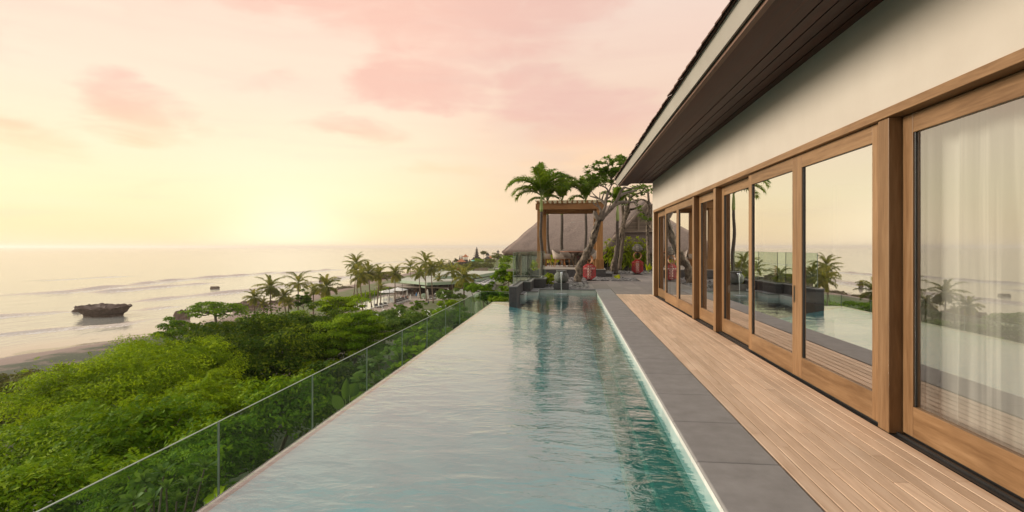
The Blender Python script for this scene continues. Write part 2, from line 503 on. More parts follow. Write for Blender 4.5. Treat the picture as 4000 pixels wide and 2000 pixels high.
for pl, hh, wd in waves:
    pw = np.array([PX(a, b_, SEA) for a, b_ in pl]); o_ = np.argsort(pw[:, 1]); pw = pw[o_]
    xl = np.interp(YY, pw[:, 1], pw[:, 0]) + 1.2 * np.sin(YY * .09 + hh * 9) + .5 * np.sin(YY * .31)
    L_ = pw[-1, 1] - pw[0, 1]
    fade = sstep(pw[0, 1], pw[0, 1] + .2 * L_, YY) * sstep(pw[-1, 1], pw[-1, 1] - .25 * L_, YY)
    fade = fade * (.7 + .3 * np.sin(YY * .17 + 3 * hh) * np.sin(YY * .05 + hh * 5))
    t = XX - xl
    prof = np.where(t < 0, np.exp(-(t / (wd * 2.2)) ** 2), np.exp(-(t / (wd * .55)) ** 2))
    ZZ += 1.35 * hh * fade * prof
    foam = np.maximum(foam, np.where(foam < 0, foam, fade * (np.exp(-((t - wd * 1.7) / (wd * 1.0)) ** 2) * .9)))
mb = MB(); mb.grid(np.stack([XX, YY, ZZ], -1), tint=foam)
m_, K = newmat("sea_water")
geo = K.n('ShaderNodeNewGeometry').outputs['Position']
at = K.n('ShaderNodeAttribute', attribute_name='tint').outputs['Fac']
v1 = K.mapping(geo, (1, .45, 1))
h = K.m('ADD', K.m('MULTIPLY', K.noise(v1, .09, 4, .6), 1.6), K.m('ADD', K.m('MULTIPLY', K.noise(v1, .5, 4, .6), .35), K.m('MULTIPLY', K.noise(v1, 2.5, 2, .6), .05)))
calm = K.m('ADD', 1.0, K.m('MINIMUM', at, 0.0))
fn = K.noise(K.mapping(geo, (1, .35, 1)), 1.1, 6, .7)
fo = K.m('MULTIPLY', K.m('MAXIMUM', at, 0.0), K.smooth(fn, .40, .60), clamp=True)
base = K.mix(calm, (.34, .27, .22, 1), (.30, .29, .255, 1))
base = K.mix(fo, base, (.68, .67, .64, 1))
p = K.n('ShaderNodeBsdfPrincipled'); K.set(p.inputs['Base Color'], base)
p.inputs['IOR'].default_value = 2.8
K.set(p.inputs['Roughness'], K.m('ADD', .10, K.m('MULTIPLY', fo, .6)))
b = K.n('ShaderNodeBump'); b.inputs['Distance'].default_value = .55
K.set(b.inputs['Strength'], K.m('ADD', .03, K.m('MULTIPLY', calm, .32))); K.set(b.inputs['Height'], h); K.nt.links.new(b.outputs[0], p.inputs['Normal'])
finish(K, p.outputs[0])
struct('sea', mb, m_, smooth=True)

# ================================================================= POOL AND TERRACE
stone_dark = pm("charcoal_stone", (.055, .05, .052), (.10, .092, .092), 6, .62, .25, detail=8, bscale=60, bdist=.004, tint=(.85, 1.12))
stone_cope = pm("grey_coping_stone", (.20, .187, .178), (.262, .247, .236), 5, .66, .25, detail=8, bscale=90, bdist=.003, tint=(.95, 1.04))
stone_pave = pm("taupe_paving", (.175, .150, .132), (.235, .205, .182), 4, .7, .2, detail=8, bscale=70, bdist=.003, tint=(.85, 1.12))
grout = pm("grout", (.06, .052, .048), (.09, .08, .072), 9, .9, .1)
tile_white = pm("white_pool_tile", (.60, .60, .56), (.74, .73, .68), 3, .35, .05, tint=(.9, 1.05), spec=.5)
pool_tile = pm("green_pool_stone", (.075, .42, .46), (.14, .53, .55), 2.2, .6, .1, detail=7, tint=(.8, 1.1))
pool_green = pm("green_ledge_stone", (.06, .215, .18), (.105, .29, .24), 2.2, .6, .1, detail=7)
plaster = pm("cream_plaster", (.47, .415, .352), (.515, .46, .395), 1.3, .85, .12, detail=7, bscale=40, bdist=.003)
plaster_grey = pm("grey_render", (.36, .34, .32), (.44, .42, .39), 1.5, .85, .1)

WZ = -.155        # water level
FAR = [(-2.5, 16.8), (-1.98, 16.8), (-1.98, 17.6), (-1.92, 18.1), (-1.58, 18.1), (-1.58, 19.2), (-1.2, 19.2), (-1.2, 20.3), (1.018, 20.3)]
# basin: floor, walls, an underwater ledge along the deck side
mb = MB()
mb.prism([(-2.5, -4), (1.03, -4), (1.03, 16.85), (-2.5, 16.85)], -1.2, [-.19, -.92, -.92, -.19])
mb.box(-1.75, 1.03, 16.855, 20.4, -1.2, -.90)
mb.box(-2.55, 1.3, -4.2, 20.7, -2.3, -1.305, 1)
mb.box(-2.54, -2.5, -4, 16.8, -1.75, WZ - .004, 1)                 # infinity edge wall
mb.box(1.03, 1.2, -4, 20.3, -1.75, -.345, 2)
mb.box(-1.97, -1.75, 17.0, 18.1, -1.75, -.35, 1)
mb.box(-2.54, -1.97, 16.8, 16.9, -1.75, WZ - .004, 1)
mb.box(-1.97, -1.58, 18.1, 19.2, -1.75, -.35, 1)
mb.box(-1.9, -1.2, 19.2, 20.3, -1.75, -.35, 1)
mb.box(-1.4, 1.2, 20.3, 20.6, -1.75, -.35)
mb.box(.56, 1.028, -4, 20.3, -1.2, -.66, 2)
mb.box(.76, 1.028, -4, 20.3, -.659, -.52, 2)
mb.box(-3.4, -2.62, -4, 19, -2.6, -2.2, 1)
struct('swimming_pool', mb, [pool_tile, stone_dark, pool_green], origin=(0, 0, 0))
mb = MB()                                                        # podium below the terrace
mb.box(-2.62, 30, -8, 60, -6.5, -2.2)
mb.box(1.2, 30, -8, 60, -2.2, -.09)
mb.box(-1.0, 1.2, 20.6, 60, -2.2, -.09)
mb.box(-2.2, -1.0, 22.6, 60, -2.2, -.09)
struct('terrace_podium', mb, [plaster_grey], origin=(0, 0, 0))
# waterline tiles
mb = MB(); ti = MB()
def tile_row(ax, c, a, b, step, side):
    k = max(1, round((b - a) / step)); e = (b - a) / k
    for i in range(k):
        tt = random.random()
        lo, hi = a + i * e + .003, a + (i + 1) * e - .003
        if ax == 'y': ti.box(min(c, c + side), max(c, c + side), lo, hi, -.34, -.032, tint=tt)
        else: ti.box(lo, hi, min(c, c + side), max(c, c + side), -.34, -.032, tint=tt)
tile_row('y', 1.015, -4, 20.3, .45, .16)
tile_row('x', 20.3, -1.2, 1.0, .5, .16)
tile_row('y', -1.2, 19.2, 20.3, .4, -.16)
tile_row('x', 19.2, -1.58, -1.2, .38, .16)
tile_row('y', -1.58, 18.1, 19.2, .4, -.16)
tile_row('x', 18.1, -1.92, -1.58, .34, .16)
struct('waterline_tiles', ti, [tile_white], bevel=.004, origin=(0, 0, 0))
# coping slabs
mb = MB()
e = .926
k0 = 4.14 * .994
ys = np.arange(k0 - 9 * e, 20.2, e)
for y0 in ys:
    y1 = min(y0 + e, 20.26)
    mb.box(.965, 1.575, y0 + .001, y1 - .001, -.032, .004, tint=random.random())
for x0 in np.arange(-1.17, .95, .6):
    mb.box(x0 + .002, min(x0 + .6, .963) - .002, 20.265, 20.62, -.032, .004, tint=random.random())
mb.box(-1.62, -1.175, 19.165, 20.62, -.032, .004, tint=.4)
mb.box(-1.95, -1.624, 18.065, 20.3, -.032, .004, tint=.55)
mb.box(.965, 1.575, 20.265, 20.62, -.032, .004, tint=.6)
struct('pool_coping', mb, [stone_cope], bevel=.012, origin=(0, 0, 0))
# water
m_, K = newmat("pool_water")
geo = K.n('ShaderNodeNewGeometry').outputs['Position']
vA = K.mapping(geo, (1.0, 1.9, 1), (0, 0, R(14)))
nl = K.noise(geo, .35, 2, .5)
h = K.m('ADD', K.m('MULTIPLY', K.noise(vA, 1.7, 2, .5, .5), .5), K.m('ADD', K.m('MULTIPLY', K.noise(vA, 5.5, 3, .55, .8), .17), K.m('MULTIPLY', K.noise(vA, 16, 2, .5), .022)))
b = K.n('ShaderNodeBump'); b.inputs['Distance'].default_value = .075
K.set(b.inputs['Strength'], K.m('ADD', .22, K.m('MULTIPLY', K.smooth(nl, .35, .65), .45)))
K.set(b.inputs['Height'], h)
lw = K.n('ShaderNodeLayerWeight'); lw.inputs[0].default_value = .5; K.nt.links.new(b.outputs[0], lw.inputs[1])
frv = K.m('ADD', .06, K.m('MULTIPLY', K.m('POWER', lw.outputs['Facing'], 2.3), .80), clamp=True)
g = K.n('ShaderNodeBsdfGlossy'); g.inputs['Roughness'].default_value = .015; g.inputs[0].default_value = (.98, .98, .98, 1); K.nt.links.new(b.outputs[0], g.inputs['Normal'])
t = K.n('ShaderNodeBsdfTransparent'); t.inputs[0].default_value = (.62, .87, .87, 1)
mx = K.n('ShaderNodeMixShader'); K.set(mx.inputs[0], frv)
K.nt.links.new(t.outputs[0], mx.inputs[1]); K.nt.links.new(g.outputs[0], mx.inputs[2])
finish(K, mx.outputs[0])
mb = MB()
poly = [(-2.5, -4)] + FAR[:1] + [(-1.93, 16.8), (-1.93, 18.1)] + FAR[4:] + [(1.018, -4)]
mb.add([(x, y, WZ) for x, y in poly], [tuple(range(len(poly)))[::-1]])
mb.add([(-2.5, -4, WZ), (-2.5, 16.8, WZ), (-2.545, 16.8, WZ - .006), (-2.545, -4, WZ - .006)], [(0, 1, 2, 3)])
struct('pool_water', mb, m_, origin=(0, 0, 0))
# deck boards
deck_wood = wood("bleached_teak_deck", (.51, .345, .225), (.65, .46, .32), (.74, .56, .41), 'Y', .62, (.86, 1.1), spec=.2)
mb = MB()
pitch = (2.80 - 1.585) / 11
for i in range(11):
    x0 = 1.585 + i * pitch
    y = -5 - random.random() * 2.5
    while y < 18.36:
        L_ = random.choice([2.4, 3.0, 3.6, 2.7])
        y1 = min(y + L_, 18.37)
        if y1 > -5: mb.box(x0 + .0045, x0 + pitch - .0045, max(y, -5) + .0015, y1 - .0015, -.035, .0, tint=random.random())
        y += L_
struct('deck', mb, [deck_wood], bevel=.003, origin=(0, 0, 0))
mb = MB(); mb.box(1.58, 3.2, -5, 18.37, -.088, -.04)
struct('deck_substructure', mb, [grout], origin=(0, 0, 0))
# stone paving
mb = MB()
x_lines = [.97 + .62 * i for i in range(-1, 16)]
row = 0
y = 18.385
while y < 32.4:
    y1 = min(y + 1.15, 32.5)
    for i in range(len(x_lines) - 1):
        x0, x1 = x_lines[i], x_lines[i + 1]
        if y < 20.63 and x1 < 1.7:
            continue
        x0c = max(x0, 1.58) if y < 20.63 else x0
        if x1 < .75 or (y1 > 25.6 and x0 < 3.3): 
            continue
        if x0c < x1:
            mb.box(x0c + .003, x1 - .003, y + .003 + (.575 if False else 0), y1 - .003, -.04, .002, tint=random.random())
    y = y1
for i in range(8):
    mb.box(1.9 + i * .8, 2.694 + i * .8, 28.1, 29.2, -.04, .001, tint=random.random())
    mb.box(1.9 + i * .8, 2.694 + i * .8, 29.206, 30.4, -.04, .001, tint=random.random())
    mb.box(1.9 + i * .8, 2.694 + i * .8, 30.406, 31.7, -.04, .001, tint=random.random())
struct('terrace_paving', mb, [stone_pave], bevel=.003, origin=(0, 0, 0))
mb = MB(); mb.box(-1.0, 12, 20.63, 40, -.088, -.045); mb.box(1.58, 12, 18.385, 20.63, -.088, -.045)
struct('paving_bed', mb, [grout], origin=(0, 0, 0))

# ================================================================= VILLA
teak_y = wood("oiled_teak_rail", (.145, .074, .031), (.228, .126, .058), (.31, .183, .092), 'Y', .42, (.85, 1.15))
teak_z = wood("oiled_teak_stile", (.137, .069, .029), (.22, .12, .055), (.295, .175, .088), 'Z', .42, (.85, 1.15))
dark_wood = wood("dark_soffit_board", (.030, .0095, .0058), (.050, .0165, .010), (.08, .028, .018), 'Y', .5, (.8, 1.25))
fascia_wood = wood("brown_fascia", (.12, .065, .045), (.17, .095, .065), (.21, .125, .09), 'Y', .55)
gutter_m = pm("cream_gutter_paint", (.31, .28, .24), (.36, .33, .285), 1.2, .45, .03)
rooftile = pm("rust_brown_roof_tile", (.055, .028, .020), (.12, .058, .036), 6, .8, .3, tint=(.6, 1.3))
black_metal = pm("dark_track_metal", (.012, .012, .012), (.025, .023, .022), 8, .4, .05, spec=.5)
pane_m = glassmat("coated_door_glass", (.84, .84, .80), .72, .27, 0.0, .02)
clear_pane_m = glassmat("clear_door_glass", (.88, .88, .84), .34, .5, 0.0, .02)
XW = 2.82
YE = 18.30
villa = thing('villa', 'long white villa with timber sliding glass doors and deep dark eaves beside the pool', 'house', (XW, 7, 0))
mb = MB()
mb.box(XW, XW + .2, -5.5, YE, 2.885, 3.95)                       # wall over the doors
mb.box(XW, XW + .34, 17.93, YE, -.04, 2.885)                     # end pier
mb.box(XW + .34, 9.0, YE - .22, YE, -.04, 3.95)                  # gable wall
mb.build('wall', [plaster], villa, bevel=.008)
mb = MB(); mb.box(XW - .035, XW + .12, -5.5, 17.95, 2.80, 2.882, tint=.6)
mb.build('door_head', [teak_y], villa, bevel=.005)
mb = MB()
mb.box(XW + .005, XW + .26, -5.5, 17.93, -.036, -.008)
for xx in (.05, .12, .19): mb.box(XW + xx, XW + xx + .02, -5.5, 17.93, -.008, .012)
mb.build('threshold', [black_metal], villa)
mb = MB(); mb.box(XW + .12, XW + .30, -5.5, 17.93, 2.70, 2.884)
mb.build('track_housing', [black_metal], villa)
for y0, y1, x0 in ((4.945, 5.11, -.012), (10.46, 10.62, -.012), (12.24, 12.40, -.012), (17.80, 17.93, -.03), (-.9, -.74, -.03), (-4.4, -4.2, -.03)):
    mb = MB(); mb.box(XW + x0, XW + .22, y0, y1, -.005, 2.80, tint=random.random())
    mb.build('post', [teak_z], villa, bevel=.006)
def sliding_door(y0, y1, xf, handle=None, pm_=None):
    """frame with a pane inside; xf = front face"""
    st, tr, br, th = .135, .165, .26, .055
    b0, b1 = .02, 2.795
    mb = MB()
    mb.box(xf, xf + th, y0, y0 + st, b0, b1, 0, random.random())
    mb.box(xf, xf + th, y1 - st, y1, b0, b1, 0, random.random())
    mb.box(xf + .001, xf + th - .001, y0 + st, y1 - st, b0, b0 + br, 1, random.random())
    mb.box(xf + .001, xf + th - .001, y0 + st, y1 - st, b1 - tr, b1, 1, random.random())
    for (a, c, e_, f_) in ((y0 + st, y0 + st + .012, b0 + br, b1 - tr), (y1 - st - .012, y1 - st, b0 + br, b1 - tr)):
        mb.box(xf + .012, xf + .03, a, c, e_, f_, 2)
    d = mb.build('sliding_door', [teak_z, teak_y, black_metal], villa, bevel=.004)
    g = MB(); g.add([(xf + .026, y0 + st + .002, b0 + br), (xf + .026, y1 - st - .002, b0 + br), (xf + .026, y1 - st - .002, b1 - tr), (xf + .026, y0 + st + .002, b1 - tr)], [(0, 3, 2, 1)])
    go = g.build('pane', [pm_ or pane_m], villa); go.parent = d
    if handle is not None:
        hb = MB(); hb.box(xf - .003, xf + .008, handle - .025, handle + .025, .94, 1.16)
        hb.box(xf - .006, xf - .002, handle - .014, handle + .014, .965, 1.135, 1)
        ho = hb.build('handle', [brass, black_metal], villa, bevel=.002); ho.parent = d
    return d
brass = pm("bronze_pull", (.10, .06, .03), (.16, .10, .05), 5, .35, .05, metal=.8)
sliding_door(5.125, 6.90, XW + .02)
sliding_door(6.90, 8.68, XW + .02, 6.97)
sliding_door(8.45, 10.45, XW + .10)
sliding_door(10.63, 12.23, XW + .105)
sliding_door(12.41, 14.22, XW + .02)
sliding_door(14.22, 16.02, XW + .02, 14.29)
sliding_door(15.85, 17.79, XW + .10)
sliding_door(2.75, 4.93, XW + .095, pm_=clear_pane_m)
sliding_door(1.0, 2.9, XW + .05)
sliding_door(-.74, 1.0, XW + .02)
sliding_door(-4.2, -.9, XW + .06)
# eaves
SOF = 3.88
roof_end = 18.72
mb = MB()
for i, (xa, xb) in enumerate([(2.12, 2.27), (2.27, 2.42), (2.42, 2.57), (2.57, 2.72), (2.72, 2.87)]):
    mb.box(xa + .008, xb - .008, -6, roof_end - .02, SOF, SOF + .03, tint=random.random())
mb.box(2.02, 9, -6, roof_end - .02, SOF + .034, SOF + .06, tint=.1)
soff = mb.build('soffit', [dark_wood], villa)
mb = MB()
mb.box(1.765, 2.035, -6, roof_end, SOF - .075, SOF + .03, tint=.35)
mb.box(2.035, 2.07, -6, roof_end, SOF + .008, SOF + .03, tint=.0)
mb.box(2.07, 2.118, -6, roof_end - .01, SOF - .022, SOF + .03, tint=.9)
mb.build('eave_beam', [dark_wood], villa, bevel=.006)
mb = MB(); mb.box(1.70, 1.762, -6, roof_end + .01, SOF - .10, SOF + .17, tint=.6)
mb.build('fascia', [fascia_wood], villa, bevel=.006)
mb = MB()
prof = [(1.695, .10), (1.69, -.05), (1.655, -.062), (1.605, .118), (1.594, .118), (1.594, .135), (1.63, .135)]
P = np.array([[(x, y, SOF + z) for x, z in prof] for y in (-6, roof_end + .02)])
mb.grid(P)
mb.add([(x, roof_end + .02, SOF + z) for x, z in [(1.695, .13), (1.69, -.05), (1.655, -.062), (1.60, .125)]], [(0, 1, 2, 3)])
gut = mb.build('gutter', [gutter_m], villa)
mb = MB()                                                        # tiles: overlapping courses up the slope
sl = .52
nrow = 18
for j in range(nrow):
    x0 = 1.535 + j * .40
    z0 = SOF + .15 + (x0 - 1.535) * sl
    if j < 3:
        yv = -6.0
        while yv < roof_end + .02:
            tt = random.random(); dzr = random.uniform(0, .012)
            a = np.array([x0 + random.uniform(-.008, .008), yv, z0 + dzr])
            mb.add([(a[0], yv, a[2]), (a[0], yv + .262, a[2] + .016), (a[0] + .44, yv + .262, a[2] + .44 * sl + .02), (a[0] + .44, yv, a[2] + .44 * sl),
                    (a[0], yv, a[2] - .022), (a[0], yv + .262, a[2] - .008), (a[0] + .44, yv + .262, a[2] + .44 * sl - .006), (a[0] + .44, yv, a[2] + .44 * sl - .022)],
                   [(3, 2, 1, 0), (4, 5, 6, 7), (0, 1, 5, 4), (2, 3, 7, 6), (1, 2, 6, 5), (3, 0, 4, 7)], tint=tt)
            yv += .268
    else:
        mb.box(x0, x0 + .42, -6, roof_end, z0 - .02, z0 + .02, tint=random.random())
mb.add([(1.56, -6, SOF + .125), (1.56, roof_end, SOF + .125), (9.2, roof_end, SOF + .125 + 7.64 * sl), (9.2, -6, SOF + .125 + 7.64 * sl)], [(0, 1, 2, 3)], tint=.1)
mb.add([(1.6, roof_end - .03, SOF + .06), (9.2, roof_end - .03, SOF + .06), (9.2, roof_end - .03, SOF + 4)], [(0, 1, 2)], tint=.1)
mb.build('roof', [rooftile], villa)
# rooms behind the glass
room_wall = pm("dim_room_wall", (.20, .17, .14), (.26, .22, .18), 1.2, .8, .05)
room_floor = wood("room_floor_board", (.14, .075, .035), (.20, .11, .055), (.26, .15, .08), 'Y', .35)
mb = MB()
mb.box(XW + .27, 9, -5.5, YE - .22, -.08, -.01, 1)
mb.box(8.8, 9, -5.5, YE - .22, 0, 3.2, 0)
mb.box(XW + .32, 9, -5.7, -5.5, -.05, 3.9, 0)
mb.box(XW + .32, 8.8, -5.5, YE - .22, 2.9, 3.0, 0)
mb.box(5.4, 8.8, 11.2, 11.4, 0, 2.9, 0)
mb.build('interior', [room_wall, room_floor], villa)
# corner plate
mb = MB()
mb.box(XW + .04, XW + .16, YE - .375, YE - .36, 1.02, 1.72)

def Z1(x, y):                       # pixels of the enlarged terrace crop -> photograph pixels
    return 1900 + x * .46574, 600 + y * .46574

# corner plate on the end pier
mb = MB()
mb.box(XW - .014, XW - .002, YE - .30, YE - .20, 1.12, 1.66)
for k in range(9): mb.box(XW - .022, XW - .014, YE - .29, YE - .21, 1.30 + k * .037, 1.318 + k * .037)
mb.lathe([(0, 0), (.05, 0), (.05, .01), (0, .01)], 16, (XW - .012, YE - .25, 1.12))
mb.build('vent_plate', [pm("pale_vent", (.42, .40, .37), (.5, .48, .44), 3, .5, .05)], villa)

# ---------------------------------------------------------------- glass railing along the pool
rail_glass = glassmat("green_rail_glass", (.80, .90, .81), .04, .40)
glass_edge = pm("pale_glass_edge", (.22, .28, .225), (.30, .36, .30), 4, .35, .0, spec=.5)
steel = pm("brushed_steel", (.42, .42, .40), (.55, .54, .52), 12, .35, .05, metal=.7)
XR = -3.2
rail = thing('glass_railing', 'long frameless green glass railing below the infinity edge of the pool', 'glass railing', (XR, 7, -1.15))
joints = [4.41 + 1.74 * k for k in range(-4, 9)]
for a, b_ in zip(joints[:-1], joints[1:]):
    mb = MB(); mb.box(XR - .007, XR + .007, a + .008, b_ - .008, -1.15, .045)
    pn = mb.build('pane', [rail_glass], rail)
    eb = MB(); eb.box(XR - .0075, XR + .0075, a + .008, b_ - .008, .0455, .051)
    eb.box(XR - .0085, XR + .0085, a + .004, a + .016, -1.15, .05)
    eo = eb.build('edge', [glass_edge], rail); eo.parent = pn
mb = MB(); mb.box(XR - .007, XR + .007, joints[-1] - .03, joints[-1] - .012, -1.15, .05); mb.build('corner_edge', [glass_edge], rail)
mb = MB(); mb.box(XR + .0, -2.02, 18.32, 18.334, -1.15, .045); pn = mb.build('pane', [rail_glass], rail)
eb = MB(); eb.box(XR, -2.02, 18.319, 18.335, .0455, .051); eo = eb.build('edge', [glass_edge], rail); eo.parent = pn
mb = MB(); mb.box(XR - .05, XR + .05, -3, 18.4, -1.3, -1.15); mb.box(XR, -2.0, 18.28, 18.38, -1.3, -1.15)
mb.build('base_channel', [steel], rail)

# ---------------------------------------------------------------- stepped stone wall with its glass screen
wall_st = thing('stepped_stone_wall', 'zigzag charcoal stone parapet stepping out from the far end of the pool', 'stone wall', (-1.5, 19, 0))
zz = [(-1.985, 16.82), (-1.74, 16.82), (-1.74, 19.22), (-1.46, 19.22), (-1.46, 21.06), (-.99, 21.06), (-.99, 23.4), (-1.24, 23.4), (-1.24, 21.31), (-1.71, 21.31), (-1.71, 19.47), (-1.985, 19.47)]
mb = MB()
mb.prism(zz, -1.6, .325, tint=.4); mb.build('wall', [stone_dark], wall_st, bevel=.01)
zz2 = [(-2.0, 16.80), (-1.72, 16.80), (-1.72, 19.2), (-1.44, 19.2), (-1.44, 21.04), (-.97, 21.04), (-.97, 23.42), (-1.26, 23.42), (-1.26, 21.33), (-1.73, 21.33), (-1.73, 19.49), (-2.0, 19.49)]
mb = MB(); mb.prism(zz2, .326, .365, tint=.9); mb.build('cap', [stone_cope], wall_st, bevel=.008)
clear_glass = glassmat("clear_screen_glass", (.86, .93, .86), .025, .4)
scr = thing('glass_screen', 'clear glass wind screen standing on the zigzag parapet', 'glass screen', (-1.5, 19, .365))
path = [(-1.86, 16.98), (-1.86, 19.35), (-1.58, 19.35), (-1.58, 21.19), (-1.12, 21.19), (-1.12, 23.3)]
for (xa, ya), (xb, yb) in zip(path[:-1], path[1:]):
    n_ = 2 if abs(yb - ya) > 1.9 else 1
    for i in range(n_):
        p0 = np.array([xa + (xb - xa) * i / n_, ya + (yb - ya) * i / n_]); p1 = np.array([xa + (xb - xa) * (i + 1) / n_, ya + (yb - ya) * (i + 1) / n_])
        d = (p1 - p0) / np.linalg.norm(p1 - p0) * .008
        mb = MB(); mb.bar((*(p0 + d), .91), (*(p1 - d), .91), .012, 1.09); pn = mb.build('pane', [clear_glass], scr)
        eb = MB(); eb.bar((*(p0 + d), 1.457), (*(p1 - d), 1.457), .013, .006); eb.bar((*p0, .37), (*p0, 1.455), .014, .014); eb.bar((*p1, .37), (*p1, 1.455), .014, .014)
        eo = eb.build('edge', [glass_edge], scr); eo.parent = pn
mb = MB()
for (xa, ya), (xb, yb) in zip(path[:-1], path[1:]): mb.bar((xa, ya, .375), (xb, yb, .375), .05, .025)
mb.build('base_channel', [black_metal], scr)
mb = MB(); mb.box(-2.6, -1.3, 23.6, 23.85, -2.2, .26); mb.box(-2.62, -1.28, 23.58, 23.87, .262, .33, 1)
tag(mb.build('planter_wall', [plaster, stone_dark], bevel=.006), 'low white planter wall with grey cap behind the zigzag glass screen', 'planter wall')

# ---------------------------------------------------------------- water jar
jar_m = pm("weathered_grey_jar", (.10, .095, .088), (.20, .19, .175), 7, .75, .3, detail=8, bdist=.006)
JX, JY = -.34, 20.30
mb = MB(); mb.box(JX - .29, JX + .29, JY - .10, JY + .42, .004, .235)
tag(mb.build('plinth', [stone_dark], bevel=.01), 'square charcoal stone plinth carrying the round water jar', 'plinth')
jar = thing('water_jar', 'round grey stone jar pouring water into the pool from its rim', 'water jar', (JX, JY + .16, .236))
mb = MB()
prof = [(0, 0), (.13, 0), (.17, .015), (.24, .07), (.285, .16), (.29, .22), (.275, .30), (.235, .37), (.195, .405), (.185, .42), (.19, .44), (.215, .455), (.215, .48), (.195, .487), (.175, .47), (.16, .43), (.16, .38), (0, .38)]
mb.lathe(prof, 40, (JX, JY + .16, .236)); mb.build('body', [jar_m], jar, smooth=True)
mb = MB(); zt = .236 + .44
mb.box(JX - .085, JX - .06, JY - .15, JY - .02, zt - .03, zt + .035); mb.box(JX + .06, JX + .085, JY - .15, JY - .02, zt - .03, zt + .035); mb.box(JX - .06, JX + .06, JY - .15, JY - .02, zt - .03, zt - .012)
mb.build('spout', [jar_m], jar, bevel=.004)
m_, K = newmat("falling_water")
tc = K.n('ShaderNodeTexCoord').outputs['Object']
p = K.n('ShaderNodeBsdfPrincipled'); p.inputs['Base Color'].default_value = (.9, .92, .92, 1); p.inputs['Roughness'].default_value = .12
p.inputs['Transmission Weight'].default_value = .5; p.inputs['IOR'].default_value = 1.33
b = K.n('ShaderNodeBump'); b.inputs['Strength'].default_value = .6; b.inputs['Distance'].default_value = .01; K.set(b.inputs['Height'], K.noise(K.mapping(tc, (1, 1, .25)), 40, 3, .6)); K.nt.links.new(b.outputs[0], p.inputs['Normal'])
finish(K, p.outputs[0]); fallw = m_
mb = MB()
pts = [(JX, JY - .02, zt - .004), (JX, JY - .10, zt - .002), (JX, JY - .17, zt - .02), (JX, JY - .21, zt - .09), (JX + .002, JY - .235, zt - .22), (JX - .002, JY - .25, zt - .42), (JX + .001, JY - .262, zt - .62), (JX, JY - .27, WZ)]
rows = []
for k, (x, y, z) in enumerate(pts):
    wd = [.055, .055, .05, .04, .026, .018, .014, .016][k]
    rows.append([(x + wd * math.cos(a), y + (.012 + .1 * wd) * math.sin(a), z) for a in np.linspace(0, 2 * math.pi, 10, endpoint=False)])
mb.grid(np.array(rows), close_u=True)
for rr, hh in ((.06, .016), (.11, .010), (.17, .007)):
    mb.lathe([(rr - .022, 0.0), (rr, hh), (rr + .022, 0.0)], 28, (JX, JY - .27, WZ + .001), sx=1.3)
mb.build('water_stream', [fallw], jar, smooth=True)

# ---------------------------------------------------------------- lanterns
red_cane = pm("red_woven_cane", (.30, .018, .022), (.45, .04, .04), 9, .55, .1, tint=(.7, 1.2))
grey_cane = pm("grey_woven_cane", (.16, .14, .12), (.28, .25, .21), 9, .6, .1, tint=(.7, 1.2))
paper = pm("cream_candle_sleeve", (.55, .47, .40), (.65, .56, .48), 4, .7, .05)
bent_wood = wood("bent_lantern_wood", (.22, .09, .035), (.32, .145, .06), (.40, .20, .09), 'Z', .45)
def weave(mb, prof, turns, n, r, tint0=.5, segs=28):
    """cane spirals in both directions on a turned outline"""
    zs = [p_[1] for p_ in prof]; rs = [p_[0] for p_ in prof]
    for dirn in (1, -1):
        for k in range(n):
            pts = []
            for i in range(segs + 1):
                z = zs[0] + (zs[-1] - zs[0]) * i / segs
                a = 2 * math.pi * k / n + dirn * turns * 2 * math.pi * i / segs
                rad = np.interp(z, zs, rs) + .003 * dirn
                pts.append((rad * math.cos(a), rad * math.sin(a), z))
            mb.tube(pts, r, 4, tint=random.random())
    for rr, z in prof[1:-1]:
        ring = [(rr * math.cos(a), rr * math.sin(a), z) for a in np.linspace(0, 2 * math.pi, 25)]
        mb.tube(ring, r * 1.5, 5, tint=.5)
def shift(mb, off):
    mb.v = [v + np.array(off) for v in mb.v]
    return mb
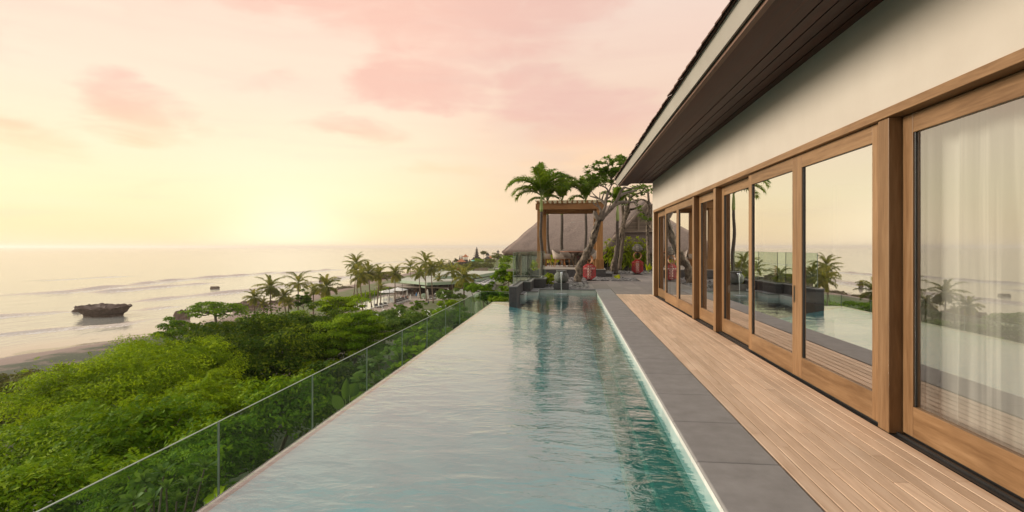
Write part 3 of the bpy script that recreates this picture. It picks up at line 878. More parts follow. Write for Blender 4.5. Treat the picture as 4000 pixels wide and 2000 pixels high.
def lantern(loc, label, sc_, tilt):
    t = thing('garden_lantern', label, 'lantern', loc, 'woven lanterns on the terrace')
    L_ = np.array(loc)
    S_ = sc_
    b = MB(); b.lathe([(0, 0), (.27, 0), (.27, .02), (.05, .03), (.04, .05), (0, .05)], 28); b.v = [v * S_ for v in b.v]; shift(b, L_).build('base', [black_metal], t)
    b = MB(); weave(b, [(.10, .04), (.29, .17), (.30, .64), (.10, .78)], .35, 16, .0095); b.v = [v * S_ for v in b.v]; shift(b, L_).build('body', [red_cane], t)
    b = MB(); b.lathe([(0, .10), (.085, .10), (.085, .70), (0, .70)], 20); b.v = [v * S_ for v in b.v]; shift(b, L_).build('candle_sleeve', [paper], t)
    b = MB()
    n_ = 24
    rows = []
    for i in range(n_):                                    # flat bentwood loop between the baskets
        a = 2 * math.pi * i / n_
        ca, sa = math.cos(a), math.sin(a)
        rx, rz = .235, .215
        q = abs(ca) ** 3 * np.sign(ca) * .15 + ca * .85
        cx, cz = rx * q, 1.0 + rz * sa
        ix, iz = (rx - .03) * q, 1.0 + (rz - .03) * sa
        rows.append([(cx, -.05, cz), (cx, .05, cz), (ix, .05, iz), (ix, -.05, iz)])
    rows.append(rows[0])
    b.grid(np.array(rows), close_u=True)
    b.v = [np.stack([v[:, 0] * math.cos(tilt) - v[:, 1] * math.sin(tilt), v[:, 0] * math.sin(tilt) + v[:, 1] * math.cos(tilt), v[:, 2]], 1) * S_ for v in b.v]
    shift(b, L_).build('hoop', [bent_wood], t)
    b = MB(); weave(b, [(.08, 1.20), (.27, 1.34), (.27, 1.42), (.13, 1.58), (.06, 1.62)], .3, 14, .010); b.v = [v * S_ for v in b.v]; shift(b, L_).build('top_basket', [grey_cane], t)
    b = MB(); b.lathe([(0, 1.26), (.07, 1.26), (.07, 1.54), (0, 1.54)], 18); b.v = [v * S_ for v in b.v]; shift(b, L_).build('candle_sleeve', [paper], t)
lantern((.93, 25.5, .02), 'red cane lantern beside the leaning frangipani trunk, grey basket on top', 1.02, .9)
lantern((3.98, 31.5, .02), 'red cane lantern standing alone on the pebbles near the villa end wall', 1.10, .3)

# ---------------------------------------------------------------- pebbles
peb_m = pm("grey_river_pebble", (.14, .128, .122), (.25, .232, .22), 6, .75, .15, tint=(.45, 1.3))
def pebble_bed(regions, n):
    mb = MB()
    areas = np.array([(r[1] - r[0]) * (r[3] - r[2]) for r in regions])
    for _ in range(n):
        r = regions[rng.choice(len(regions), p=areas / areas.sum())]
        x = rng.uniform(r[0], r[1]); y = rng.uniform(r[2], r[3])
        a, c, h = rng.uniform(.06, .14), rng.uniform(.035, .07), rng.uniform(.012, .028)
        th = rng.uniform(0, math.pi); tl = rng.normal(0, .25)
        k = 7
        an = np.linspace(0, 2 * math.pi, k, endpoint=False) + rng.uniform(-.15, .15, k)
        ring = np.stack([a * np.cos(an), c * np.sin(an)], 1)
        top = ring * .62
        z0 = rng.uniform(-.045, .015)
        v = [(p_[0], p_[1], z0 - h) for p_ in ring] + [(p_[0] * 1.03, p_[1] * 1.03, z0 + .1 * h) for p_ in ring] + [(p_[0], p_[1], z0 + h) for p_ in top]
        v = np.array(v); v[:, 2] += v[:, 0] * math.sin(tl)
        v = np.stack([v[:, 0] * math.cos(th) - v[:, 1] * math.sin(th) + x, v[:, 0] * math.sin(th) + v[:, 1] * math.cos(th) + y, v[:, 2]], 1)
        f = [(i, (i + 1) % k, (i + 1) % k + k, i + k) for i in range(k)] + [(i + k, (i + 1) % k + k, (i + 1) % k + 2 * k, i + 2 * k) for i in range(k)] + [tuple(range(2 * k, 3 * k))]
        mb.add(v, f, tint=float(rng.uniform(0, 1)))
    return mb
mb = pebble_bed([(-.98, .74, 20.66, 25.7), (-.98, 3.25, 25.7, 27.95)], 3300)
tag(mb.build('pebbles', [peb_m], origin=(0, 24, 0)), kind='stuff')
mb = pebble_bed([(1.95, 9, 31.75, 36.4)], 3000)
tag(mb.build('pebbles', [peb_m], origin=(5, 34, 0)), kind='stuff')

# ---------------------------------------------------------------- dining platform and pergola
plat_top = pm("pale_platform_tile", (.36, .32, .28), (.44, .39, .34), 5, .6, .1, tint=(.92, 1.06))
PT = .43
plat = thing('dining_platform', 'raised charcoal stone platform with pale floor under the pergola', 'platform', (0, 31, 0))
mb = MB(); mb.box(-2.2, 1.92, 28.65, 34.2, -.04, PT - .035); mb.build('base', [stone_dark], plat, bevel=.01)
mb = MB()
for i in range(14):
    mb.box(-2.22 + i * .297, -2.22 + i * .297 + .294, 28.62, 34.22, PT - .034, PT, tint=random.random())
mb.build('floor', [plat_top], plat, bevel=.003)
mb = MB(); mb.box(1.93, 2.30, 28.9, 30.6, -.04, .17); mb.box(1.92, 2.32, 28.88, 30.62, .171, .20, 1); mb.build('step', [stone_dark, stone_cope], plat, bevel=.006)
perg_z = wood("pergola_timber_post", (.24, .11, .035), (.34, .165, .06), (.42, .22, .09), 'Z', .5, (.85, 1.15))
perg_x = wood("pergola_timber_beam", (.20, .085, .028), (.29, .135, .05), (.37, .185, .075), 'X', .5, (.85, 1.15))
perg_y = wood("pergola_timber_rafter", (.18, .075, .025), (.26, .115, .042), (.33, .16, .065), 'Y', .5, (.8, 1.2))
perg = thing('pergola', 'square timber pergola with closely set rafters and clear roof sheet over the dining table', 'pergola', (0, 31, PT))
PXL, PXR, PYF, PYB = -1.66, 1.62, 29.0, 32.7
for x in (PXL, PXR):
    for y in (PYF, PYB):
        mb = MB(); mb.box(x - .165, x + .165, y - .165, y + .165, PT, 4.12, tint=random.random())
        po = mb.build('post', [perg_z], perg, bevel=.008)
        pb = MB(); pb.box(x - .215, x + .215, y - .215, y + .215, PT + .001, PT + .50, tint=random.random())
        pb.prism([(x - .215, y - .215), (x + .215, y - .215), (x + .215, y + .215), (x - .215, y + .215)], PT + .501, PT + .56)
        bo = pb.build('plinth_block', [perg_z], perg, bevel=.012); bo.parent = po
for y in (PYF, PYB):
    mb = MB(); mb.box(PXL - .25, PXR + .25, y - .21, y - .168, 3.72, 4.06, tint=random.random()); mb.box(PXL - .25, PXR + .25, y + .168, y + .21, 3.72, 4.06, tint=random.random())
    mb.build('beam', [perg_x], perg, bevel=.006)
for x in (PXL, PXR):
    mb = MB(); mb.box(x - .10, x + .10, PYF + .215, PYB - .215, 3.70, 3.98, tint=random.random()); mb.build('side_beam', [perg_y], perg, bevel=.006)
for k in range(14):
    x = PXL - .14 + k * (PXR - PXL + .28) / 13
    mb = MB(); mb.box(x - .045, x + .045, PYF - .32, PYB + .32, 4.061, 4.20, tint=random.random()); mb.build('rafter', [perg_y], perg, bevel=.005)
mb = MB(); mb.box(PXL - .28, PXR + .28, PYF - .34, PYB + .34, 4.202, 4.216)
mb.build('roof_sheet', [glassmat("clear_roof_sheet", (.80, .86, .80), .12, .5)], perg)

# chairs and table
uph = pm("taupe_upholstery", (.38, .31, .26), (.46, .38, .32), 40, .9, .3, bdist=.003)
pipe = pm("pale_piping", (.45, .38, .31), (.5, .43, .36), 8, .8, .05)
chair_leg = wood("orange_teak_leg", (.26, .10, .03), (.36, .15, .05), (.44, .21, .08), 'Z', .45)
def chair_parts(t):
    o = WL[t]
    def B(mb, *a, **k): return shift(mb, o).build(*a, **k)
    S_ = 1.17
    def sc(mb):
        mb.v = [v * S_ for v in mb.v]; return mb
    mb = MB(); mb.prism([(-.27, -.26), (.27, -.26), (.30, .25), (-.30, .25)], .41, .49); B(sc(mb), 'seat', [uph], t, bevel=.02)
    # wrap-round shell: back and arms in one curved sheet
    rows = []
    for i in range(25):
        a = math.pi * (-.12 + 1.24 * i / 24)
        x = .33 * math.cos(a); y = -.02 - .30 * math.sin(a) if math.sin(a) > 0 else -.02 - .55 * math.sin(a)
        back = max(0, math.sin(a)) ** 2.5
        top = .66 + .22 * back
        low = .43
        lean = .07 * back
        rows.append([(x * .97, y, low), (x * 1.03, y - lean * .4, (low + top) / 2), (x * 1.05, y - lean, top)])
    mb = MB(); mb.grid(np.array(rows)); sh = B(sc(mb), 'backrest', [uph], t, smooth=True, solid=.045)
    mb = MB(); mb.tube([r[2] for r in rows], .014, 6); pi_ = B(sc(mb), 'piping', [pipe], t, smooth=True); pi_.parent = sh
    mb = MB(); mb.box(-.25, .25, -.23, .23, .375, .408); B(sc(mb), 'seat_frame', [chair_leg], t, bevel=.006)
    for sx in (-1, 1):
        for y0, y1 in ((-.20, -.30), (.19, .27)):
            mb = MB(); mb.tube([(sx * .22, y0, .39), (sx * .285, y1, 0)], [.026, .016], 8, tint=random.random()); B(sc(mb), 'leg', [chair_leg], t, smooth=True)
TX, TY = .25, 31.6
c0 = thing('dining_chair', 'taupe armchair on orange teak legs, at the left of the dining table in profile', 'dining chair', (TX - .88, TY - .15, PT), 'dining chairs under the pergola')
chair_parts(c0)
c0.rotation_euler = (0, 0, R(-80))
for dx_, dy_, rz, lab in ((.92, -.15, 80, 'taupe armchair half hidden behind the leaning frangipani trunk'), (-.45, .92, -155, 'taupe armchair at the far side of the dining table, only its back showing'),
                         (-1.75, .35, -75, 'taupe armchair apart from the table, seen through the glass screen')):
    dup(c0, (TX + dx_, TY + dy_, PT), R(rz), 1.0, lab)
table = thing('dining_table', 'round reddish timber dining table on a wire cage pedestal', 'table', (TX, TY, PT))
mb = MB(); mb.lathe([(0, .90), (.86, .90), (.88, .915), (.88, .935), (.86, .95), (0, .95)], 48, (TX, TY, PT)); mb.build('table_top', [wood("red_brown_table_top", (.20, .07, .04), (.28, .11, .06), (.36, .16, .09), 'X', .35)], table, bevel=.003)
mb = MB()
for k in range(36):
    a = 2 * math.pi * k / 36
    mb.tube([(TX + r_ * math.cos(a), TY + r_ * math.sin(a), PT + z) for r_, z in ((.40, .01), (.30, .25), (.16, .55), (.22, .80), (.36, .895))], .008, 4)
mb.lathe([(.38, 0), (.42, 0), (.42, .02), (.38, .02)], 32, (TX, TY, PT))
mb.build('pedestal', [pm("bronze_wire", (.07, .05, .035), (.12, .09, .06), 5, .4, 0, metal=.5)], table)

# ---------------------------------------------------------------- thatched hall beyond the terrace
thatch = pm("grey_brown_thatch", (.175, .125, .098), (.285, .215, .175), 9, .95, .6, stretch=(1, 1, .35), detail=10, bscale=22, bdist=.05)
ridge_m = pm("pale_roof_flashing", (.50, .45, .40), (.58, .52, .47), 3, .6, .05)
louvre_m = wood("weathered_louvre", (.22, .165, .13), (.30, .23, .18), (.37, .29, .23), 'X', .7)
hall = thing('thatched_hall', 'large hall with a steep grey brown thatched hip roof behind the pergola', 'thatched building', (3, 46, -5))
DH = 44.0
def H_(x, y, d=DH): return PD(*Z1(x, y), d)
eL = H_(145, 832, 40); 
hipL = H_(505, 520, 47); top0 = H_(780, 494, 47); topR = H_(1350, 394, 47); eR = H_(1000, 858, 40); farR = H_(1560, 858, 40)
eL2 = H_(355, 838, 36)
mb = MB()
def plane(pts, nu=26, nv=18, sag=.0):
    a, b_, c_, d_ = [np.array(q) for q in pts]
    U = np.linspace(0, 1, nu)[:, None, None]; V_ = np.linspace(0, 1, nv)[None, :, None]
    P = (1 - U) * (1 - V_) * a + U * (1 - V_) * b_ + U * V_ * c_ + (1 - U) * V_ * d_
    P = P + rng.normal(0, .025, P.shape)
    return P
mb.grid(plane((H_(140, 836, 38), H_(990, 846, 38), H_(1345, 398, 47), H_(505, 524, 47))))
mb.grid(plane((H_(140, 836, 38), H_(505, 524, 47), H_(560, 560, 70), H_(200, 840, 66)), 10, 10))
roofo = mb.build('roof', [thatch], hall, solid=.28, smooth=True)
mb = MB()
for (a, b_) in (((425, 606), (640, 600)), ((705, 580), (1195, 548))):
    pa, pb = H_(*a, 44.05), H_(*b_, 44.05)
    mb.bar(pa - np.array([0, .35, 0]), pb - np.array([0, .35, 0]), .05, .07)
fl = mb.build('flashing', [ridge_m], hall)
# gable on the right: thatch verge, louvred triangle, brown lower roof
mb = MB()
mb.grid(plane((H_(1000, 770, 36.6), H_(1350, 397, 36.6), H_(1362, 430, 36.5), H_(1030, 782, 36.5)), 20, 3))
mb.grid(plane((H_(1350, 397, 36.6), H_(1600, 640, 36.6), H_(1570, 640, 36.5), H_(1362, 430, 36.5)), 20, 3))
mb.build('gable_verge', [pm("verge_thatch", (.20, .15, .12), (.30, .23, .19), 9, .95, .5, bscale=25, bdist=.04)], hall, solid=.22, smooth=True)
mb = MB()
zl0, zl1 = H_(1200, 652, 37)[2], H_(1200, 512, 37)[2]
pL0, pR0 = H_(1088, 652, 37), H_(1620, 652, 37); apex = H_(1352, 412, 37)
k = 26
for i in range(k):
    f = i / k
    a = pL0 + (apex - pL0) * f; b_ = pR0 + (apex - pR0) * f
    mb.bar(a, b_, .10, .055, tint=random.random())
for x in (1275, 1385):
    pa = H_(x, 652, 36.9); pb = H_(x, 652 - (240 * (1 - abs(x - 1352) / 270)), 36.9)
    mb.bar(pa, pb, .12, .12)
mb.bar(pL0 + np.array([0, -.1, 0]), pR0 + np.array([0, -.1, 0]), .14, .10)
mb.build('louvre', [louvre_m], hall)
mb = MB(); mb.add([pL0 + np.array([0, .4, 0]), pR0 + np.array([0, .4, 0]), apex + np.array([0, .4, 0])], [(0, 1, 2)])
mb.build('gable_backing', [black_metal], hall)
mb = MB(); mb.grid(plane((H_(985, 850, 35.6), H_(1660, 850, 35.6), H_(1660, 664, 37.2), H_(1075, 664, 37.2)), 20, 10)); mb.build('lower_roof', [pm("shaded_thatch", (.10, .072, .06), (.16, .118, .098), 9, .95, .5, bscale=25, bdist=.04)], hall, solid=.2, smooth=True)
# walls under the eaves
hb = H_(250, 838, 44); hw = H_(1660, 850, 44)
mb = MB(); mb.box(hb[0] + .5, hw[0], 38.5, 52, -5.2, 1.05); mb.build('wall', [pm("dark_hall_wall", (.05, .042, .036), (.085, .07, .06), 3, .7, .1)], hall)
mb = MB()
for k in range(12):
    x = hb[0] + .9 + k * 1.35
    mb.box(x - .06, x + .06, 38.38, 38.49, -2.2, 1.0, tint=.5)
mb.build('mullion', [louvre_m], hall)
mb = MB()
for k in range(11):
    x = hb[0] + .9 + k * 1.35
    mb.add([(x + .07, 38.44, -2.0), (x + 1.28, 38.44, -2.0), (x + 1.28, 38.44, .95), (x + .07, 38.44, .95)], [(0, 1, 2, 3)])
mb.build('window', [glassmat("hall_window_glass", (.25, .27, .26), .10, .5)], hall)
# terrace-end balustrade
bal = thing('balustrade', 'low clear glass balustrade with dark rail behind the far pebble bed', 'glass balustrade', (6, 36.6, 0))
for k in range(6):
    x = 2.2 + k * 1.5
    mb = MB(); mb.box(x + .01, x + 1.49, 36.58, 36.592, .22, 1.12); pn = mb.build('pane', [clear_glass], bal)
    eb = MB(); eb.box(x + .01, x + 1.49, 36.578, 36.594, 1.121, 1.135); eb.box(x + .0, x + .02, 36.575, 36.597, .2, 1.12); eo = eb.build('edge', [glass_edge], bal); eo.parent = pn
mb = MB(); mb.box(2.1, 11.4, 36.5, 36.7, -.04, .20); mb.build('kerb', [stone_dark], bal)

# ---------------------------------------------------------------- things inside the villa
sheer_m, K = newmat("sheer_white_curtain")
t_ = K.n('ShaderNodeBsdfTransparent'); d_ = K.n('ShaderNodeBsdfDiffuse'); d_.inputs[0].default_value = (.92, .91, .87, 1); tr = K.n('ShaderNodeBsdfTranslucent'); tr.inputs[0].default_value = (.9, .88, .84, 1)
a1 = K.n('ShaderNodeMixShader'); a1.inputs[0].default_value = .4; K.nt.links.new(d_.outputs[0], a1.inputs[1]); K.nt.links.new(tr.outputs[0], a1.inputs[2])
tcs = K.n('ShaderNodeTexCoord').outputs['Object']; a2 = K.n('ShaderNodeMixShader'); K.set(a2.inputs[0], K.m('ADD', .60, K.m('MULTIPLY', K.smooth(K.noise(K.mapping(tcs, (1, 1, .04)), 5.0, 3, .6), .4, .6), .38))); K.nt.links.new(t_.outputs[0], a2.inputs[1]); K.nt.links.new(a1.outputs[0], a2.inputs[2]); finish(K, a2.outputs[0])
def curtain(y0, y1, x, label, folds):
    n_ = int((y1 - y0) * 60)
    rows = []
    ph = random.random() * 6
    for z in np.linspace(.02, 2.74, 8):
        f = 1 - z / 2.8
        rows.append([(x + (.085 + .03 * f) * math.sin(folds * 2 * math.pi * i / n_ + ph + 2.2 * math.sin(i * .045 + ph) + .9 * math.sin(i * .11)) * (.6 + .4 * math.sin(i * .031)), y0 + (y1 - y0) * i / n_ + .02 * f * math.sin(i * .4), z) for i in range(n_ + 1)])
    mb = MB(); mb.grid(np.array(rows))
    return tag(mb.build('curtain', [sheer_m], smooth=True), label, 'curtain', 'sheer curtains behind the glass doors')
curtain(1.9, 5.5, XW + .34, 'wide sheer white curtain drawn behind the nearest glass door', 13)
curtain(12.9, 13.75, XW + .42, 'sheer white curtain gathered behind the third door from the far end', 8)
curtain(16.6, 17.7, XW + .42, 'sheer pale curtain gathered at the far end of the doors', 9)
wick = pm("honey_wicker", (.26, .15, .06), (.38, .23, .10), 30, .7, .4, stretch=(1, 1, 3), bdist=.006)
cush = pm("white_cushion_fabric", (.62, .60, .55), (.7, .68, .62), 5, .9, .15, bscale=9)
def daybed(x, y, label):
    t = thing('daybed', label, 'daybed', (x, y, 0), 'round wicker daybeds in the villa')
    mb = MB(); mb.lathe([(0, .03), (.62, .03), (.72, .16), (.74, .34), (.70, .38), (0, .38)], 32, (x, y, 0)); mb.build('base', [wick], t, smooth=True)
    mb = MB(); mb.lathe([(0, .382), (.68, .39), (.71, .46), (.66, .56), (.3, .60), (0, .60)], 32, (x, y, 0)); mb.build('cushion', [cush], t, smooth=True)
    mb = MB(); mb.box(x + .1, x + .35, y - .3, y + .3, .60, .92); mb.build('pillow', [cush], t, bevel=.08)
daybed(5.0, 14.9, 'round wicker daybed with white cushion behind the dark fifth door')
daybed(6.0, 12.6, 'round wicker daybed with white cushion deeper in the room')
sofa = thing('sofa', 'low pale sofa with plump white back cushions inside the big glass door', 'sofa', (5.2, 8.3, 0))
mb = MB(); mb.box(4.5, 5.5, 7.3, 9.5, .08, .42); mb.build('seat', [cush], sofa, bevel=.05)
mb = MB(); mb.box(5.35, 5.6, 7.3, 9.5, .42, .78); mb.build('backrest', [cush], sofa, bevel=.06)
for y in (7.45, 8.2, 8.9):
    mb = MB(); mb.box(5.1, 5.34, y, y + .6, .43, .88); mb.build('cushion', [cush], sofa, bevel=.09)

# ================================================================= PLANTS
bark_grey = pm("grey_brown_bark", (.09, .065, .045), (.19, .15, .115), 7, .9, .5, stretch=(1, 1, .4), bdist=.03)
bark_frangi = pm("knotted_pale_bark", (.035, .025, .018), (.27, .21, .155), 7, .85, 1.0, stretch=(1, 1, .7), detail=10, bscale=14, bdist=.035, ramp=(.38, .66))
bark_palm = pm("ringed_palm_bark", (.05, .038, .03), (.13, .105, .085), 5, .85, .5, stretch=(.4, .4, 5), bdist=.02)
bark_coco = pm("coconut_bark", (.13, .09, .06), (.24, .175, .125), 4, .9, .4, stretch=(.4, .4, 4), bdist=.02)
shaft_m = pm("green_crownshaft", (.22, .29, .09), (.34, .40, .15), 3, .5, .1, stretch=(1, 1, .3))
L_bright = leafmat("yellow_green_leaf", (.055, .10, .002), (.155, .255, .006), (.38, .48, .012), .26)
L_mid = leafmat("mid_green_leaf", (.03, .08, .003), (.10, .195, .007), (.26, .36, .014), .24)
L_dark = leafmat("deep_green_leaf", (.009, .028, .003), (.038, .085, .006), (.18, .225, .01), .2)
L_olive = leafmat("olive_scrub_leaf", (.04, .05, .014), (.10, .105, .028), (.19, .18, .05), .3)
L_grey = leafmat("grey_green_leaf", (.018, .026, .013), (.05, .058, .03), (.10, .105, .06), .25)
L_frangi = leafmat("frangipani_leaf", (.035, .085, .015), (.085, .155, .025), (.19, .26, .05), .35, .4)
L_lime = leafmat("lime_leaf", (.16, .24, .012), (.27, .33, .02), (.42, .42, .03), .42, .4)
L_palm = leafmat("palm_leaflet", (.045, .10, .012), (.11, .19, .02), (.26, .33, .035), .4, .38)
L_coco = leafmat("coconut_leaflet", (.075, .10, .02), (.17, .19, .035), (.36, .32, .07), .5, .45)
L_far = leafmat("hill_leaf", (.05, .06, .014), (.11, .125, .022), (.18, .18, .03), .3)
petal = pm("white_petal", (.7, .68, .6), (.8, .78, .72), 5, .6, 0)

def unit(v):
    return v / np.maximum(np.linalg.norm(v, axis=-1, keepdims=True), 1e-9)
def leaf_quads(C, out, L, W, up=.8, outw=.5, rnd=.8, fold=0.0):
    """pointed leaves at C; out = outward direction per leaf"""
    k = len(C)
    n = unit(np.array([0, 0, up]) + out * outw + rng.normal(0, rnd, (k, 3)))
    t = unit(np.cross(n, rng.normal(0, 1, (k, 3))))
    s = np.cross(n, t)
    L = L * rng.uniform(.7, 1.25, (k, 1)); W_ = W / 1.0 * rng.uniform(.75, 1.2, (k, 1))
    return np.stack([C - t * L * .5, C + s * W_ * .5 + t * L * .05, C + t * L * .5, C - s * W_ * .5 + t * L * .05], 1)
def clump_centres(c, r, k, bot=-.35, shell=(.60, 1.04)):
    i = np.arange(k) + .5
    z = 1 - (1 - bot) * i / k
    ph = i * 2.399963 + rng.uniform(0, 6)
    d = np.stack([np.sqrt(np.maximum(0, 1 - z * z)) * np.cos(ph), np.sqrt(np.maximum(0, 1 - z * z)) * np.sin(ph), z], 1)
    d = unit(d + rng.normal(0, .16, d.shape))
    sc_ = rng.uniform(shell[0], shell[1], (k, 1)) * (1 + .13 * np.sin(d[:, :1] * 5 + d[:, 1:2] * 4 + c[0]) )
    return np.asarray(c) + d * np.asarray(r) * sc_, d
def fill_crown(mb, c, r, k, per, L, W, clump=.3, bot=-.35, flat=.55, up=.45, rnd=.42, core=.12, tr=(0.0, 1.0)):
    C, D = clump_centres(c, r, k, bot)
    rad = float(np.mean(r)) * clump
    cl_t = rng.uniform(tr[0], tr[1], k)
    off = rng.normal(0, 1, (k, per, 3)) * .55
    ln = np.linalg.norm(off, axis=-1, keepdims=True); off = off / np.maximum(ln, 1e-6) * np.clip(rng.normal(.95, .17, (k, per, 1)), .2, 1.3); off[..., 2] = np.abs(off[..., 2]) * np.where(rng.random((k, per)) < .82, 1, -1)
    off = off * rad * np.array([1, 1, flat]) * rng.uniform(.7, 1.3, (k, 1, 1))
    P = (C[:, None] + off).reshape(-1, 3)
    O = unit(D[:, None] * .6 + off / rad).reshape(-1, 3)
    T = np.clip(np.repeat(cl_t, per) * .62 + rng.beta(1.6, 2.2, k * per) * .55 - .06 + (rng.random(k * per) < .1) * .35, 0, 1)
    mb.quads(leaf_quads(P, O, L, W, up, 1.0, rnd), T)
    kc = int(k * per * core)
    if kc:
        d = unit(rng.normal(0, 1, (kc, 3))); d[:, 2] = np.abs(d[:, 2]) * (1 - bot) * .7 + bot * .7
        P = np.asarray(c) + d * np.asarray(r) * rng.uniform(.2, .8, (kc, 1))
        mb.quads(leaf_quads(P, d, L * 1.3, W * 1.3, up, .3, rnd), np.clip(rng.normal(.35, .15, kc), 0, 1))
    return C
def fill_sprays(mb, c, r, k, per, SL, J, L, W, clump=.35, bot=-.3, tr=(0., 1.)):
    """feathery leaves: a stalk with leaflets both sides"""
    C, D = clump_centres(c, r, k, bot)
    rad = float(np.mean(r)) * clump
    n = k * per
    off = rng.normal(0, .55, (k, per, 3)) * rad * np.array([1, 1, .5])
    o = (C[:, None] + off).reshape(-1, 3)
    dd = np.repeat(D, per, 0)
    dr = unit(dd * np.array([1, 1, .3]) * .9 + rng.normal(0, .55, (n, 3)) * np.array([1, 1, .35]) + np.array([0, 0, .12]))
    side = unit(np.cross(dr, np.array([0, 0, 1.0]) + rng.normal(0, .35, (n, 3))))
    upv = np.cross(side, dr)
    len_ = SL * rng.uniform(.7, 1.25, (n, 1))
    tint = np.clip(np.repeat(rng.uniform(tr[0], tr[1], k), per) * .6 + rng.uniform(-.05, .45, n), 0, 1)
    for j in range(J):
        t = (j + .6) / J
        cpos = o + dr * len_ * t - np.array([0, 0, 1]) * len_ * .28 * t * t
        w_ = math.sin(math.pi * (.18 + .75 * t))
        for sg in (-1, 1):
            ld = unit(side * sg + dr * .45 - upv * .15 + rng.normal(0, .12, (n, 3)))
            wd = unit(np.cross(ld, upv))
            q = np.stack([cpos, cpos + ld * L * w_ * .5 + wd * W * .5, cpos + ld * L * w_, cpos + ld * L * w_ * .5 - wd * W * .5], 1)
            mb.quads(q, np.clip(tint + rng.normal(0, .08, n), 0, 1))
    return C

def add_trunk(root, base, c, r, C, bark, rt, nl=6, low=.45):
    mb = MB()
    base = np.array(base); top = np.array(c) - np.array([0, 0, r[2] * low])
    mid = (base + top) / 2 + np.array([rng.normal(0, .1), rng.normal(0, .1), 0]) * np.linalg.norm(top - base)
    mb.tube([base - np.array([0, 0, .3]), base + (mid - base) * .1, mid, top], [rt * 1.5, rt * 1.15, rt * .85, rt * .65], 9, jitter=.1)
    idx = rng.choice(len(C), min(nl, len(C)), replace=False)
    for i in idx:
        e_ = C[i]
        m1 = top + (e_ - top) * .5 + np.array([0, 0, -.08 * np.linalg.norm(e_ - top)])
        mb.tube([top - np.array([0, 0, .05]), m1, e_], [rt * .5, rt * .3, rt * .1], 6, jitter=.1)
        for _ in range(2):
            e2 = C[rng.integers(len(C))]
            if np.linalg.norm(e2 - m1) < np.mean(r) * .9: mb.tube([m1, (m1 + e2) / 2 + rng.normal(0, .1, 3), e2], [rt * .25, rt * .16, rt * .05], 5)
    mb.build('trunk', [bark], root, smooth=True)

def tree(name, label, cat, px, py, d, wpx, hpx, leaf, L, W=None, cover=5.0, kind='leaf', group=None, k=None, clump=.24, bot=-.35, flat=.55, flowers=0, bark=None, depth=.85, trunk=True, tr=(0., 1.), up=.45, cap=42000, core=.12, low=.45, nl=6):
    c = PD(px, py, d)
    s = d / FPX
    rx, rz = wpx / 2 * s, hpx / 2 * s
    r = np.array([rx, rx * depth, rz])
    gz = float(ground_z(c[0], c[1])) if c[0] < 200 else -5
    base = np.array([c[0], c[1], min(gz, c[2] - rz * .6)])
    root = thing(name, label, cat, base, group)
    W = W or L * .5
    A = (wpx / 3.906) * (hpx / 3.906) * .78
    ppx = 518.7 / d
    mb = MB()
    k = k or int(np.clip(A / 60, 18, 170))
    if kind == 'leaf':
        la = max(L * W * ppx * ppx * .42, .35)
        n = int(np.clip(A * cover / la, 500, cap))
        C = fill_crown(mb, c, r, k, max(6, n // k), L, W, clump, bot, flat, up, tr=tr, core=core)
    else:
        J = 6
        lay = max(L * 1.25 * L * .5 * ppx * ppx * .42, .4); nlv = int(np.clip(A * cover * .8 / lay, 500, cap))
        fill_crown(mb, c, r, k, max(6, nlv // k), L * 1.25, L * .5, clump, bot, flat, tr=tr, core=.1)
        cover = cover * .28
        la = max(2 * J * (L * .8) * W * ppx * ppx * .40, .8)
        n = int(np.clip(A * cover / la, 150, cap // 12))
        C = fill_sprays(mb, c, r, k, max(4, n // k), L * 3.4, J, L, W, clump, bot, tr)
    cr = mb.build('crown', [leaf], root)
    if flowers:
        C2, D2 = clump_centres(c, r * 1.04, flowers, -.1, (.9, 1.05))
        P = (C2[:, None] + rng.normal(0, .10, (flowers, 5, 3))).reshape(-1, 3)
        fb = MB(); fb.quads(leaf_quads(P, np.repeat(D2, 5, 0), .17, .15, .5, 1.0, .4)); fb.build('flowers', [petal], root)
    if trunk:
        add_trunk(root, base, c, r, C, bark or bark_grey, max(.05, rx * .055), nl, low)
    return root

def rosette(mb, c, axis, n, L, W, droop=.25, spread=(.25, 1.15), tint=(.2, .9), rings=2):
    """spoon shaped leaves in a whorl round a branch tip"""
    axis = unit(np.array(axis, float)); a = unit(np.cross(axis, [.3, .9, .1])); b_ = np.cross(axis, a)
    for i in range(n):
        th = i * 2.39996 + rng.normal(0, .15)
        f = i / max(1, n - 1)
        el_ = spread[1] * (1 - f) + spread[0] * f
        dr = unit(axis * math.cos(el_ + .1) + (a * math.cos(th) + b_ * math.sin(th)) * math.sin(el_ + .1))
        sd = unit(np.cross(dr, axis)); up_ = np.cross(sd, dr)
        l = L * rng.uniform(.8, 1.15) * (1 - .3 * f)
        p0 = np.array(c); tt = rng.uniform(*tint)
        pts = [p0 + dr * l * t - np.array([0, 0, 1]) * l * droop * t * t for t in (0.05, .4, .75, 1.0)]
        wd = [.18 * W, .75 * W, W, .12 * W]
        V = np.array([[p - sd * w_ / 2 + up_ * w_ * .12, p + sd * w_ / 2 + up_ * w_ * .12] for p, w_ in zip(pts, wd)])
        mb.grid(V, tint=tt)

